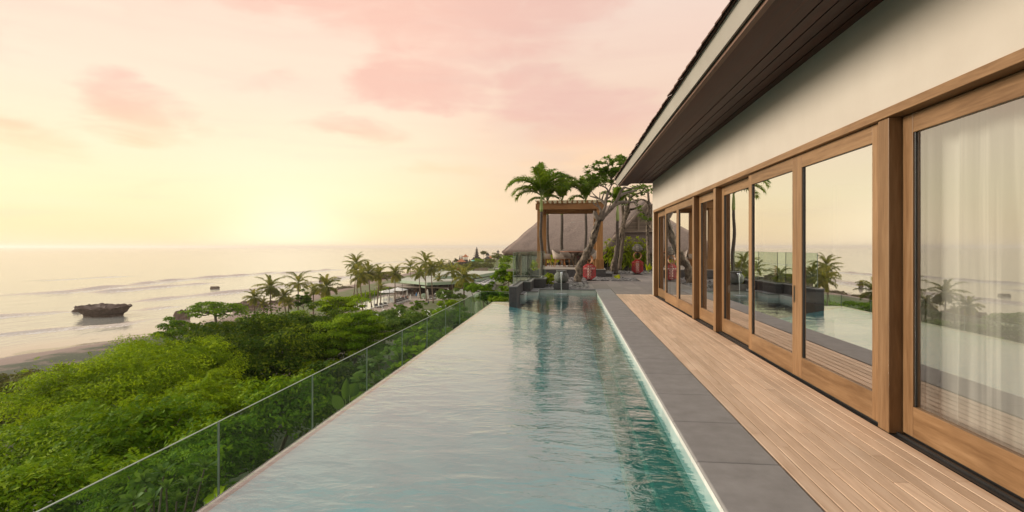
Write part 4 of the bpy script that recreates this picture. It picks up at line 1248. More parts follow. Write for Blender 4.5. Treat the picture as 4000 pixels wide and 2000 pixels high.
# ---- hillside trees, near to far
G1 = 'bright feathery trees below the glass railing'
tree('feathery_tree', 'broad feathery tree of bright yellow-green foliage, largest one below the railing', 'tree', 505, 1555, 29, 720, 330, L_bright, .14, .055, 6, 'spray', G1, clump=.21)
tree('feathery_tree', 'bright yellow-green feathery tree reaching nearest the brown sand', 'tree', 660, 1445, 36, 520, 230, L_bright, .15, .06, 6, 'spray', G1, clump=.21)
tree('feathery_tree', 'mid green feathery tree filling the lower left corner', 'tree', 250, 1790, 19, 640, 320, L_mid, .13, .05, 6, 'spray', G1, tr=(.2, 1), clump=.22)
tree('feathery_tree', 'yellow-green feathery tree touching the railing beside the dark thicket', 'tree', 800, 1620, 24, 420, 240, L_bright, .14, .055, 6, 'spray', G1, tr=(0, .7), clump=.22)
tree('leafy_tree', 'dark leafy tree under the feathery trees beside the glass', 'tree', 560, 1740, 17, 520, 300, L_mid, .17, .07, 5, 'spray', tr=(0, .6))
tree('fern_tree', 'green fronded tree in the bottom corner beneath the rail', 'tree', 120, 1960, 12.5, 520, 260, L_mid, .12, .045, 6, 'spray', tr=(.3, 1))
tree('fern_tree', 'fresh green fronded tree seen through the nearest glass panes', 'tree', 620, 1930, 10.5, 460, 280, L_mid, .12, .045, 5, 'spray', tr=(.2, .9))
tree('leafy_tree', 'dark leafy tree seen through the second glass pane from the front', 'tree', 860, 1790, 13.5, 420, 300, L_mid, .15, .07, 5, tr=(0, .7))
tree('leafy_tree', 'green leafy tree behind the glass pane before the broad-leaved taro', 'tree', 1130, 1610, 15, 400, 280, L_mid, .15, .07, 5, tr=(0, .8))
tree('leafy_tree', 'deep green tree behind the glass at the middle of the railing', 'tree', 1300, 1520, 20, 380, 230, L_dark, .17, .09, 5)
tree('scrub_bush', 'dark olive scrub at the left edge above the feathery trees', 'shrub', 60, 1610, 40, 330, 260, L_olive, .26, .13, 5, tr=(0, .6))
G2 = 'olive scrub along the sand'
tree('scrub_bush', 'olive scrub bush at the far left end of the sand', 'shrub', 60, 1506, 62, 260, 90, L_olive, .36, .18, 5, group=G2, trunk=False)
tree('scrub_bush', 'olive green scrub bush along the middle of the sand edge', 'shrub', 270, 1478, 62, 300, 84, L_olive, .36, .18, 5, group=G2, trunk=False)
tree('scrub_bush', 'brownish scrub bush where the sand strip narrows', 'shrub', 455, 1434, 66, 220, 70, L_olive, .38, .19, 5, group=G2, tr=(0, .7), trunk=False)
tree('scrub_bush', 'small leafy bush at the right end of the sand strip', 'shrub', 585, 1385, 70, 130, 70, L_mid, .36, .17, 5, group=G2, trunk=False)
G3 = 'dark thicket trees'
tree('thicket_tree', 'large dark green tree with yellow leaf tips, front of the thicket', 'tree', 1010, 1445, 42, 680, 390, L_dark, .26, .14, 5, group=G3, clump=.19)
tree('thicket_tree', 'dark rounded tree rising highest in the middle of the thicket', 'tree', 1190, 1350, 50, 500, 280, L_dark, .28, .15, 5, group=G3, clump=.19, tr=(.1, 1))
tree('thicket_tree', 'dark tree on the left shoulder of the thicket', 'tree', 860, 1385, 52, 340, 250, L_dark, .28, .15, 5, group=G3, tr=(0, .8))
tree('thicket_tree', 'yellow tipped tree on the sunlit top of the thicket', 'tree', 1100, 1285, 60, 360, 100, L_mid, .30, .15, 5, group=G3, tr=(.1, .9))
tree('leafy_tree', 'light green layered tree at the right end of the thicket', 'tree', 1390, 1330, 44, 260, 270, L_mid, .2, .09, 5, tr=(.1, 1), flat=.35, clump=.26)
tree('leafy_tree', 'pale green flat-topped tree above the thicket beside the club pool', 'tree', 1320, 1200, 78, 200, 100, L_bright, .34, .16, 5, flat=.35, tr=(.1, .8))
tree('leafy_tree', 'dark upright tree beside the thin beach palm', 'tree', 1185, 1180, 80, 70, 90, L_dark, .34, .16, 5)
tree('leafy_tree', 'leafy olive green tree left of the thicket near the wet sand', 'tree', 690, 1305, 72, 150, 130, L_mid, .34, .17, 5, tr=(0, .7))
tree('scrub_bush', 'grey green bush under the flat-topped tree', 'shrub', 820, 1305, 78, 180, 80, L_grey, .36, .19, 5, trunk=False)
tree('scrub_bush', 'grey green bush between the flat-topped tree and the palms', 'shrub', 930, 1290, 80, 150, 70, L_grey, .36, .19, 5, trunk=False)
tree('scrub_bush', 'low green bush at the foot of the beach palms', 'shrub', 1010, 1262, 84, 160, 60, L_mid, .36, .17, 5, trunk=False, tr=(.1, .9))
# flat topped tree on the beach edge
root = tree('umbrella_tree', 'lone flat-topped spreading tree with bare forked trunk by the wet sand', 'tree', 838, 1222, 96, 240, 82, L_mid, .42, .2, 4.2, k=46, clump=.28, bot=.0, flat=.3, core=.0, low=-.1, nl=12, tr=(0, .7))
# flowering trees and bushes towards the club
G4 = 'white flowering frangipani trees'
tree('flowering_tree', 'dark green tree dotted with white flowers beside the club pool', 'tree', 1490, 1270, 66, 250, 130, L_frangi, .30, .15, 5, flowers=46, group=G4, tr=(0, .6))
tree('flowering_tree', 'leafy green frangipani in front of the round clipped bush', 'tree', 1590, 1300, 50, 230, 190, L_frangi, .27, .13, 5, flowers=10, group=G4, tr=(0, .8))
tree('flowering_tree', 'frangipani spotted with white flowers along the railing top', 'tree', 1715, 1250, 52, 190, 90, L_frangi, .26, .12, 5, flowers=34, group=G4, tr=(.2, 1))
tree('flowering_tree', 'pale leaved frangipani in front of the club wall', 'tree', 1748, 1160, 92, 120, 66, L_frangi, .36, .16, 4, flowers=20, group=G4, tr=(.3, 1))
tree('leafy_tree', 'yellowish bush row behind the flowering frangipani', 'shrub', 1650, 1245, 80, 180, 50, L_bright, .30, .14, 5, tr=(0, .6), trunk=False)
tree('round_bush', 'round clipped bush standing alone on the club lawn', 'shrub', 1631, 1197, 136, 66, 58, L_mid, .4, .12, 6, bot=-.75, trunk=False, tr=(0, .6))
tree('round_bush', 'low round bush left of the clipped lawn bush', 'shrub', 1560, 1204, 134, 60, 32, L_mid, .4, .14, 6, bot=-.7, trunk=False, tr=(0, .5))
tree('round_bush', 'bright rounded bush below the pale frangipani', 'shrub', 1765, 1192, 84, 110, 46, L_bright, .28, .12, 6, trunk=False, tr=(0, .6))
tree('leafy_tree', 'bushy tree seen through the far glass panes of the railing', 'tree', 1770, 1265, 30, 260, 120, L_mid, .18, .08, 5, tr=(.1, .8))
tree('leafy_tree', 'bushy tree behind the fourth glass pane from the far corner', 'tree', 1640, 1370, 26, 220, 140, L_mid, .18, .08, 5, tr=(.1, .9))
tree('round_bush', 'dark clipped bush behind the end pane of the railing', 'shrub', 1908, 1165, 24, 90, 96, L_dark, .14, .05, 6, trunk=True, tr=(.1, .8))
tree('round_bush', 'green rounded bush against the dark stone block', 'shrub', 1968, 1160, 26, 80, 84, L_mid, .14, .05, 6, trunk=True, tr=(0, .6))
tree('leafy_plant', 'fresh lime plant at the outer corner of the stone block', 'plant', 1945, 1172, 20.5, 80, 26, L_lime, .12, .05, 6, trunk=False, tr=(0, .6))
tree('leafy_tree', 'rounded dark green tree next to the zigzag screen', 'tree', 1966, 1092, 58, 100, 96, L_mid, .26, .12, 5, tr=(0, .55))
tree('leafy_tree', 'bright green tree hugging the side of the glass screen', 'tree', 2006, 1085, 44, 50, 70, L_bright, .2, .09, 5, tr=(0, .8))
tree('round_bush', 'low clipped bush below the trellis roof', 'shrub', 1880, 1130, 66, 110, 44, L_mid, .26, .1, 5, tr=(0, .5))
tree('round_bush', 'rounded shrub left of the big young palm', 'shrub', 1842, 1128, 74, 80, 46, L_mid, .28, .1, 5, tr=(0, .5))

# ---- rosette shrubs and broad leaves just outside the glass
def rosette_shrub(label, spots, L, W, leaf, name='spoon_leaf_shrub', n=13, ground=-4.6):
    P = np.array(spots)
    base = np.array([P[:, 0].mean(), P[:, 1].mean(), ground])
    t = thing(name, label, 'shrub', base, 'spoon-leaved shrubs outside the railing' if name == 'spoon_leaf_shrub' else None)
    mb = MB()
    for p_ in P:
        rosette(mb, p_, (rng.normal(0, .3), rng.normal(0, .3), 1), n, L, W)
    mb.build('leaves', [leaf], t, smooth=True)
    mb = MB()
    for p_ in P:
        mb.tube([base + rng.normal(0, .08, 3) * [1, 1, 0], (base + p_) / 2 + [rng.normal(0, .1), rng.normal(0, .1), -.2], p_], [.035, .025, .012], 6)
    mb.build('stems', [bark_grey], t)
sp1 = [PD(px, py, d) for px, py, d in [(1480, 1420, 11.6), (1520, 1385, 12.2), (1560, 1400, 11.9), (1590, 1340, 12.8), (1500, 1480, 11.0), (1465, 1500, 10.6), (1440, 1450, 11.4), (1545, 1450, 11.3), (1450, 1555, 10), (1425, 1530, 10.3), (1530, 1500, 10.6), (1480, 1540, 10.2), (1410, 1490, 11)]]
rosette_shrub('spoon-leaved shrub with whorled light green leaves behind the middle glass panes', sp1, .34, .13, L_frangi)
sp2 = [PD(px, py, d) for px, py, d in [(1590, 1385, 12), (1630, 1340, 13), (1640, 1375, 12.4), (1600, 1430, 11.3), (1665, 1330, 13.2), (1570, 1440, 11.2), (1620, 1300, 13.8)]]
rosette_shrub('spoon-leaved shrub with yellow-green whorls, farther one behind the middle glass', sp2, .32, .12, L_bright)
sp3 = [PD(px, py, d) for px, py, d in [(560, 1880, 8.2), (640, 1850, 8.6), (740, 1900, 7.8), (690, 1960, 7.4), (600, 1960, 7.4), (520, 1960, 7.6), (800, 1830, 8.4), (650, 1910, 7.6)]]
rosette_shrub('whorled green plant deep behind the nearest glass pane', sp3, .30, .07, L_frangi, 'whorled_plant', 15)
def broad_leaf(mb, base, tip, W, tint, cup=.15):
    base = np.array(base); tip = np.array(tip); d = tip - base; L = np.linalg.norm(d); d = d / L
    s = unit(np.cross(d, [0.1, -1, .15])); n = np.cross(s, d)
    rows = []
    for t in np.linspace(0, 1, 9):
        w_ = W * (math.sin(math.pi * min(1, t * 1.0 + .12)) ** .8 if t < .95 else .04)
        p_ = base + d * L * t + n * (-.12 * L * t * t)
        rows.append([p_ + s * w_ * q / 2 + n * cup * w_ * q * q for q in (-1, -.5, 0, .5, 1)])
    mb.grid(np.array(rows), tint=tint)
def broad_plant(label, base, leaves, leaf, name='broad_leaf_plant'):
    t = thing(name, label, 'plant', base)
    mb = MB(); sb = MB()
    for (b0, tp, W) in leaves:
        broad_leaf(mb, b0, tp, W, float(rng.uniform(.3, 1)))
        sb.tube([base, (np.array(base) + np.array(b0)) / 2 + [0, 0, .08], b0], [.02, .015, .01], 6)
    mb.build('leaves', [leaf], t, smooth=True); sb.build('stems', [shaft_m], t)
b0 = PD(1360, 1640, 9.6); b0[2] = -3.6
broad_plant('tall broad-leaved taro behind the glass by the pool edge', b0, [(PD(1350, 1560, 9.6), PD(1352, 1470, 9.5), .16), (PD(1366, 1545, 9.8), PD(1400, 1490, 9.9), .26), (PD(1372, 1570, 9.9), PD(1440, 1530, 10.2), .22), (PD(1340, 1590, 9.5), PD(1290, 1540, 9.6), .22)], L_frangi)
b0 = PD(876, 1960, 5.6); b0[2] = -3.5
broad_plant('single broad leaf lit behind the second glass joint', b0, [(PD(840, 1930, 5.9), PD(868, 1905, 5.6), .10), (PD(800, 1960, 6.2), PD(862, 1925, 5.8), .09)], L_bright)

# ---- palms
def frond(mb, p0, az_, el_, L, bend, nl, LL, W, hang=.35, plum=0.25, tint=.5, rachis=None, curl=0.0):
    d = np.array([math.cos(az_) * math.cos(el_), math.sin(az_) * math.cos(el_), math.sin(el_)])
    hd = np.array([math.cos(az_), math.sin(az_), 0])
    p_ = np.array(p0, float); pts = [p_.copy()]; dirs = []
    m_ = 14
    e_ = el_
    for i in range(m_):
        e_ = el_ - bend * ((i + .5) / m_) ** 1.25
        dv = hd * math.cos(e_) + np.array([0, 0, math.sin(e_)])
        p_ = p_ + dv * L / m_
        pts.append(p_.copy()); dirs.append(dv)
    pts = np.array(pts); dirs = np.array(dirs + [dirs[-1]])
    if rachis is not None:
        rachis.tube(pts, list(np.linspace(.022, .004, len(pts)) * L / 1.6), 5, tint=tint)
    t = np.linspace(.16, .99, nl)
    ix = t * m_
    i0 = np.minimum(ix.astype(int), m_ - 1); fr_ = (ix - i0)[:, None]
    P = pts[i0] * (1 - fr_) + pts[i0 + 1] * fr_
    Dv = unit(dirs[i0])
    S = unit(np.cross(Dv, np.array([0, 0, 1.0]) + hd * .001))
    U = np.cross(S, Dv)
    ll = LL * (np.sin(math.pi * (.12 + .80 * t)) ** .7)[:, None] * rng.uniform(.85, 1.12, (nl, 1))
    for sg in (-1, 1):
        fw = .55 + .55 * t[:, None]
        ld = unit(S * sg * 1.0 + Dv * fw + U * (plum + rng.normal(0, .22, (nl, 1))) + rng.normal(0, .07, (nl, 3)))
        mid = P + ld * ll * .5 + U * .02
        tip = P + ld * ll * .93 - np.array([0, 0, 1]) * ll * hang
        wv = unit(np.cross(ld, U)) * W
        tt = np.clip(tint + rng.normal(0, .14, nl), 0, 1)
        mb.quads(np.stack([P - wv * .35, P + wv * .35, mid + wv * .5, mid - wv * .5], 1), tt)
        mb.quads(np.stack([mid - wv * .5, mid + wv * .5, tip + wv * .06, tip - wv * .06], 1), tt)
shade = pm("palm_rachis", (.13, .17, .05), (.22, .26, .09), 4, .5, 0)
def garden_palm(label, base, crown, scale, fr, rt=.075, shaft=.75, lean=None):
    """slender palm with ringed stem, green crownshaft and arching feather fronds; fr = (azimuth, elevation, bend, length)"""
    base = np.array(base); crown = np.array(crown)
    t = thing('garden_palm', label, 'palm tree', base, 'garden palms round the pergola')
    sh0 = crown - np.array([0, 0, shaft])
    mb = MB()
    n_ = 16
    pts = [base + (sh0 - base) * i / n_ + np.array([.05 * math.sin(i * .5 + base[0]), 0, 0]) * scale * math.sin(math.pi * i / n_) for i in range(n_ + 1)]
    mb.tube(pts, [rt * (1.5 if i == 0 else 1.12 - .35 * i / n_) * (1 + .05 * (i % 2)) for i in range(n_ + 1)], 12)
    mb.build('trunk', [bark_palm], t, smooth=True)
    mb = MB(); mb.tube([sh0 - np.array([0, 0, .01]), sh0 + np.array([0, 0, shaft * .15]), sh0 + np.array([0, 0, shaft * .6]), crown], [rt * .82, rt * 1.0, rt * .8, rt * .45], 12)
    mb.build('crownshaft', [shaft_m], t, smooth=True)
    for (a, e_, bd, L_) in fr:
        fb = MB(); rb = MB()
        frond(fb, crown - np.array([0, 0, .06]), R(a), R(e_), L_ * scale, R(bd * .86), 60, .52 * scale, .042 * scale, .28, .35, float(rng.uniform(.25, .75)), rb)
        fo_ = fb.build('frond', [L_palm], t)
        ro = rb.build('rachis', [shade], t, smooth=True); ro.parent = fo_
frA = [(178, 68, 150, 2.1), (165, 77, 140, 2.0), (172, 38, 118, 1.35), (95, 82, 45, 1.85), (60, 78, 80, 1.95), (15, 72, 130, 2.2), (0, 60, 130, 2.15), (25, 70, 110, 2.0), (-40, 72, 120, 2.0), (-100, 76, 95, 1.9), (-150, 62, 125, 1.9), (-20, 52, 115, 1.6), (205, 45, 120, 1.6)]
cA = PD(*Z1(461, 345), 24.0); bA = np.array([cA[0], cA[1], -.1])
garden_palm('tallest garden palm rising in front of the left pergola post', bA, cA, 1.0, frA, .082, .78)
for lab, tx, cy, dd, sc_, rt_ in (('garden palm behind the back left pergola post', 533, 398, 36.5, 1.15, .10), ('garden palm behind the pergola, second from the left post', 643, 398, 36.0, 1.2, .12),
                                 ('garden palm behind the pergola, near its back right post', 833, 392, 36.5, 1.15, .11)):
    cc_ = PD(*Z1(tx - (20 if tx < 540 else 10 if tx < 700 else 0), cy), dd); bb_ = PD(*Z1(tx, 900), dd); bb_[2] = -1.5
    frs = [(a + rng.normal(0, 12), min(84, e_ + rng.normal(6, 6)), bd * .8, L_ * .92) for a, e_, bd, L_ in frA[:11]]
    garden_palm(lab, bb_, cc_, sc_, frs, rt_, .95)
cc_ = PD(*Z1(1100, 440), 31.2); bb_ = PD(*Z1(1086, 1012), 31.2); bb_[2] = -.05
garden_palm('slender garden palm standing on the pebble strip right of the pergola', bb_, cc_, .95, [(a + 15, min(84, e_ + 10), bd * .7, L_ * .72) for a, e_, bd, L_ in frA[:10]], .105, .9)

def coco_crown(seed, n=22, L=3.3, upright=0.0, full=1.0):
    global rng
    keep = rng; rng = np.random.default_rng(seed)
    mb = MB(); rb = MB()
    for i in range(n):
        f = i / (n - 1)
        e_ = R(84 - 108 * f ** 1.05 + rng.normal(0, 7) + upright)
        frond(mb, (0, 0, 0), i * 2.39996 + rng.normal(0, .2), e_, L * (.8 + .35 * math.sin(math.pi * min(1, f + .25))) * rng.uniform(.88, 1.1), R(52 + 28 * (1 - f) + rng.normal(0, 8)), 32, .70 * full, .10, .5, .1, float(rng.uniform(.05, .95)), rb)
    nb = MB()
    for k_ in range(7):
        a = k_ * .9; nb.lathe([(0, -.16), (.09, -.1), (.12, 0), (.08, .1), (0, .14)], 8, (.22 * math.cos(a), .22 * math.sin(a), -.28))
    me1 = mb.build('crown', [L_coco], origin=(0, 0, 0)); me2 = rb.build('rachis', [shade], origin=(0, 0, 0)); me3 = nb.build('coconuts', [pm("coconut_husk", (.16, .13, .03), (.25, .2, .06), 4, .6, .1)], origin=(0, 0, 0))
    ds = (me1.data, me2.data, me3.data)
    for o_ in (me1, me2, me3): bpy.data.objects.remove(o_)
    rng = keep
    return ds
coco = [coco_crown(11), coco_crown(23, 24, 3.0), coco_crown(37, 18, 3.5), coco_crown(41, 20, 3.2, 14)]
def coconut_palm(label, pxc, pyc, pxb, d, v=0, s=1.0, rz=None, group='coconut palms along the beach club', rt=.17, base_z=None):
    c = PD(pxc, pyc, d); b_ = PD(pxb, pyc, d); b_[2] = float(ground_z(b_[0], b_[1])) if base_z is None else base_z
    t = thing('coconut_palm', label, 'palm tree', b_, group)
    mb = MB(); n_ = 12; pts = []
    for i in range(n_ + 1):
        f = i / n_
        pts.append(b_ * (1 - f) + c * f + np.array([(pxc - pxb) * .004 * d / 50 * math.sin(math.pi * f), 0, 0]))
    mb.tube(pts, [rt * (1.7 if i == 0 else 1.15 - .5 * i / n_) * (1 + .06 * (i % 2)) for i in range(n_ + 1)], 9)
    mb.build('trunk', [bark_coco], t, smooth=True)
    cr = bpy.data.objects.new('crown', coco[v][0]); ra = bpy.data.objects.new('rachis', coco[v][1]); nu = bpy.data.objects.new('coconuts', coco[v][2])
    for o_ in (cr, ra, nu): col.objects.link(o_)
    cr.parent = t; cr.location = tuple(c - b_); cr.scale = (s,) * 3; cr.rotation_euler = (0, 0, rng.uniform(0, 6) if rz is None else rz)
    ra.parent = cr; nu.parent = cr
    return t
def Z3(x, y): return 1300 + x * .27174, 950 + y * .27174
def Z2(x, y): return 600 + x * .31056, 950 + y * .31056
def Z6(x, y): return 1560 + x * .20188, 1000 + y * .20188
def cp3(label, cx, cy, bx, d, v, s=1.0):
    a, b_ = Z3(cx, cy); coconut_palm(label, a, b_, Z3(bx, 0)[0], d, v, s * 1.22)
cp3('tall coconut palm at the seaward end of the club pool, trunk leaning left', 335, 300, 292, 171, 0, 1.15)
cp3('coconut palm with thin crown just behind the front palm of the club pool', 345, 395, 355, 154, 2, .95)
cp3('coconut palm with dark leaning trunk at the front of the club pool', 395, 490, 430, 148, 1, 1.1)
cp3('coconut palm with trunk leaning left over the club pool', 515, 430, 560, 154, 0, 1.05)
cp3('coconut palm with thick dark crown in the middle of the club pool row', 665, 455, 635, 160, 1, 1.1)
cp3('small young coconut palm between two tall ones by the club pool', 690, 650, 685, 162, 3, .55)
cp3('straight reddish-trunked coconut palm at the end of the club pool', 895, 445, 893, 164, 1, 1.1)
cp3('coconut palm behind the club awning near the waterline', 1115, 345, 1110, 215, 2, 1.05)
cp3('coconut palm before the tip of the green-edged roof', 1240, 440, 1268, 179, 0, 1.0)
cp3('tallest coconut palm in front of the green-edged roof', 1330, 285, 1345, 172, 2, 1.2)
cp3('coconut palm with dark straight trunk by the tall closed parasol', 1415, 365, 1445, 166, 1, 1.05)
cp3('short yellow-green young palm in front of the club awning', 1525, 520, 1530, 190, 3, .75)
cp3('coconut palm rising through the middle of the club roofs', 1715, 410, 1727, 190, 0, 1.15)
cp3('palm with feathery crown far back beyond the club, near the shrines', 1545, 330, 1545, 260, 2, 1.2)
coconut_palm('big young coconut palm with wide arching fronds closest to the glass railing', 1812, 1085, 1814, 92, 1, 1.05, .4)
def cp2(label, cx, cy, bx, d, v, s=1.0):
    a, b_ = Z2(cx, cy); coconut_palm(label, a, b_, Z2(bx, 0)[0], d, v, s * 1.22, group='coconut palms on the beach')
cp2('short beach palm, first right of the flat-topped tree', 1265, 690, 1270, 118, 1, .72)
cp2('beach palm with drooping crown above the thicket, second from the flat-topped tree', 1465, 565, 1490, 122, 0, .95)
cp2('bushy low beach palm with several crowns close to the thicket', 1640, 680, 1690, 124, 1, .85)
cp2('stunted dark beach palm beside the bushy one', 1700, 770, 1695, 120, 3, .62)
cp2('thin tall beach palm standing clear against the bright water', 1820, 505, 1815, 128, 2, .95)
cp2('short spiky beach palm behind the pale flat-topped tree', 2010, 630, 2010, 130, 3, .75)
cp2('wide crowned beach palm right of the thin tall one', 2170, 555, 2180, 112, 1, 1.0)
cp2('small beach palm hidden behind the second palm trunk', 1385, 770, 1385, 121, 3, .5)

# ---- frangipani trees on the terrace
def ZF(x, y, d): return PD(*Z1(x, y), d)
def Z4(x, y): return (2300 + x * .20186, 600 + y * .20186)
def branch(mb, pts, r0, r1, n=8, jit=.22):
    pts = [np.array(p_) for p_ in pts]
    fine = []
    for a, b_ in zip(pts[:-1], pts[1:]):
        m_ = max(2, int(np.linalg.norm(b_ - a) / .12))
        for i in range(m_):
            fine.append(a + (b_ - a) * i / m_)
    fine.append(pts[-1])
    fine = np.array(fine)
    for _ in range(2):
        fine[1:-1] = (fine[:-2] + fine[1:-1] * 2 + fine[2:]) / 4
    k = len(fine)
    mb.tube(fine, [(r0 + (r1 - r0) * i / (k - 1)) * (1 + rng.normal(0, .05)) for i in range(k)], n, jitter=jit)
fr1 = thing('frangipani_tree', 'old leaning frangipani with knotted trunk and bare crooked branches by the water jar', 'frangipani tree', ZF(768, 1082, 24), 'frangipani trees on the terrace')
mb = MB()
D0 = 24
branch(mb, [ZF(766, 1086, D0), ZF(768, 1040, D0), ZF(785, 985, D0), ZF(778, 945, D0), ZF(830, 870, D0 + .1), ZF(872, 790, D0 + .1), ZF(900, 700, D0 + .2), ZF(925, 620, D0 + .2), ZF(940, 560, D0 + .2)], .175, .125, 16, .75)
tr_o = mb.build('trunk', [bark_frangi], fr1, smooth=True)
mb = MB()
def B4(pts, r0, r1, d0=24.2, dz_=0.0):
    branch(mb, [PD(*Z4(x, y), d0 + dz_ * i / max(1, len(pts) - 1)) for i, (x, y) in enumerate(pts)], r0, r1, 8, .16)
B4([(210, 1280), (150, 1230), (110, 1150), (125, 1115)], .13, .10)
B4([(215, 1270), (330, 1010), (345, 880), (350, 740)], .10, .03, dz_=-.3)
B4([(345, 880), (430, 830), (460, 790)], .045, .022)
B4([(330, 1010), (250, 900), (180, 860), (60, 835), (10, 815)], .065, .025, dz_=.6)
B4([(250, 905), (280, 800), (312, 715)], .04, .02)
B4([(212, 870), (214, 745)], .028, .018)
B4([(180, 860), (90, 790), (45, 725)], .03, .016)
B4([(230, 1275), (320, 1170), (420, 1080), (540, 960), (650, 930), (760, 950), (900, 930)], .13, .045, dz_=.9)
B4([(420, 1080), (520, 945), (590, 810), (612, 720), (690, 650)], .095, .05, dz_=-.5)
B4([(590, 830), (680, 770), (800, 740), (925, 705)], .07, .04, dz_=.8)
B4([(690, 650), (800, 690), (900, 660), (990, 620)], .04, .02)
B4([(345, 850), (400, 720), (440, 590), (520, 560), (560, 640)], .05, .02, dz_=.5)
B4([(385, 745), (350, 660), (230, 620), (100, 545)], .04, .018, dz_=-.6)
B4([(440, 600), (430, 500), (460, 430), (600, 250)], .055, .03, dz_=.4)
B4([(430, 500), (370, 330), (380, 240), (330, 110)], .035, .014)
B4([(370, 330), (250, 300), (160, 230)], .026, .012)
B4([(380, 240), (420, 160)], .02, .012); B4([(460, 430), (380, 380), (250, 330), (180, 350)], .03, .014)
B4([(600, 250), (560, 100)], .025, .012); B4([(600, 250), (680, 160)], .025, .012); B4([(600, 250), (700, 260)], .02, .012)
B4([(210, 1240), (240, 1060), (90, 980), (80, 930)], .05, .02)
B4([(250, 1250), (270, 1120), (150, 960), (155, 880)], .05, .02, dz_=-.4)
B4([(250, 1265), (350, 1160), (370, 1090), (460, 890)], .045, .02, dz_=-.5)
B4([(760, 945), (800, 880), (790, 770)], .03, .018); B4([(900, 930), (960, 1000), (930, 1040)], .035, .02)
B4([(320, 1010), (300, 900), (385, 730)], .035, .02, dz_=.7); B4([(520, 560), (600, 540), (650, 620)], .025, .015); B4([(330, 640), (300, 520), (320, 470)], .02, .012)
mb.build('branches', [pm("smooth_frangipani_bark", (.12, .095, .075), (.26, .21, .175), 5, .8, .35, bdist=.012)], fr1, smooth=True)
mb = MB()
lv = [(320, 100), (390, 95), (150, 180), (100, 240), (190, 215), (240, 200), (300, 205), (420, 150), (450, 215), (400, 220), (560, 80), (600, 70), (640, 90), (690, 110), (700, 165), (650, 210), (620, 230), (160, 325), (110, 290), (200, 330),
      (260, 350), (310, 330), (360, 360), (230, 400), (300, 410), (350, 430), (420, 400), (470, 350), (500, 330), (540, 320), (410, 320), (250, 450), (330, 470), (200, 430), (520, 160), (490, 420), (440, 450), (560, 380), (590, 330),
      (120, 470), (60, 470), (20, 500), (80, 540), (140, 520), (190, 490), (40, 580), (20, 640), (90, 600), (150, 580), (220, 540), (-30, 540), (-50, 600), (60, 660), (-20, 670), (280, 500), (170, 640)] + [(float(rng.uniform(-40, 520)), float(rng.uniform(300, 560))) for _ in range(26)] + [(float(rng.uniform(480, 720)), float(rng.uniform(120, 400))) for _ in range(10)]
for x, y in lv:
    rosette(mb, PD(*Z4(x + rng.normal(0, 8), y + rng.normal(0, 8)), 24.2 + rng.normal(0, .45)), (rng.normal(0, .3), rng.normal(0, .3), 1), 13, .30, .10, .2, (.35, 1.35))
mb.build('leaves', [L_frangi], fr1, smooth=True)
fr2 = thing('frangipani_tree', 'frangipani with patchy bark bending up beside the slender palm', 'frangipani tree', ZF(1062, 985, 34), 'frangipani trees on the terrace')
mb = MB()
branch(mb, [ZF(1062, 990, 34), ZF(1062, 930, 34), ZF(1085, 860, 34), ZF(1112, 730, 34), ZF(1140, 640, 34), ZF(1160, 540, 34), ZF(1186, 430, 34)], .16, .125, 12, .45)
branch(mb, [ZF(1150, 590, 34), ZF(1190, 500, 34), ZF(1205, 485, 34)], .10, .06)
branch(mb, [ZF(1180, 470, 34), ZF(1230, 470, 34), ZF(1265, 450, 34), ZF(1290, 440, 34)], .09, .04)
branch(mb, [ZF(1186, 430, 34), ZF(1220, 350, 33.6), ZF(1290, 330, 33.4), ZF(1330, 290, 33)], .12, .04)
branch(mb, [ZF(1186, 430, 34), ZF(1160, 350, 34), ZF(1110, 300, 34)], .10, .04)
mb.build('trunk', [bark_frangi], fr2, smooth=True)
mb = MB()
for x, y in [(1150, 390), (1190, 370), (1230, 345), (1260, 370), (1210, 400), (1180, 340), (1250, 310), (1290, 300), (1130, 330), (1270, 400), (1235, 420), (1300, 350), (1160, 300), (1110, 300), (1210, 310)]:
    rosette(mb, ZF(x + rng.normal(0, 5), y, 34 + rng.normal(0, .5)), (rng.normal(0, .4), rng.normal(0, .4), 1), 13, .42, .13, .25, (.35, 1.4))
mb.build('leaves', [L_frangi], fr2, smooth=True)
fr3 = thing('frangipani_tree', 'straight brown trunk leaning right behind the slender palm', 'frangipani tree', ZF(1113, 972, 34.6), 'frangipani trees on the terrace')
mb = MB(); branch(mb, [ZF(1113, 975, 34.6), ZF(1128, 860, 34.6), ZF(1148, 700, 34.6), ZF(1150, 560, 34.6), ZF(1142, 440, 34.6)], .13, .09, 10, .12); mb.build('trunk', [bark_grey], fr3, smooth=True)
mb = MB()
for x, y in [(1142, 430), (1120, 415), (1160, 420), (1140, 400)]: rosette(mb, ZF(x, y, 34.6), (0, rng.normal(0, .3), 1), 14, .5, .1, .4, (.3, 1.5))
mb.build('leaves', [L_frangi], fr3, smooth=True)
fr4 = thing('frangipani_tree', 'forked frangipani with light green leaves next to the villa corner', 'frangipani tree', ZF(1362, 960, 33), 'frangipani trees on the terrace')
mb = MB()
branch(mb, [ZF(1362, 962, 33), ZF(1356, 800, 33), ZF(1350, 620, 33), ZF(1352, 520, 33), ZF(1362, 400, 33), ZF(1352, 300, 33)], .12, .06, 10, .25)
branch(mb, [ZF(1350, 560, 33), ZF(1395, 640, 32.6)], .10, .06); branch(mb, [ZF(1350, 540, 33), ZF(1318, 500, 33), ZF(1290, 480, 33), ZF(1255, 470, 33)], .09, .03)
branch(mb, [ZF(1352, 530, 33), ZF(1390, 440, 33), ZF(1420, 380, 33)], .10, .05); branch(mb, [ZF(1360, 420, 33), ZF(1320, 380, 33), ZF(1260, 395, 33), ZF(1210, 380, 33)], .07, .03)
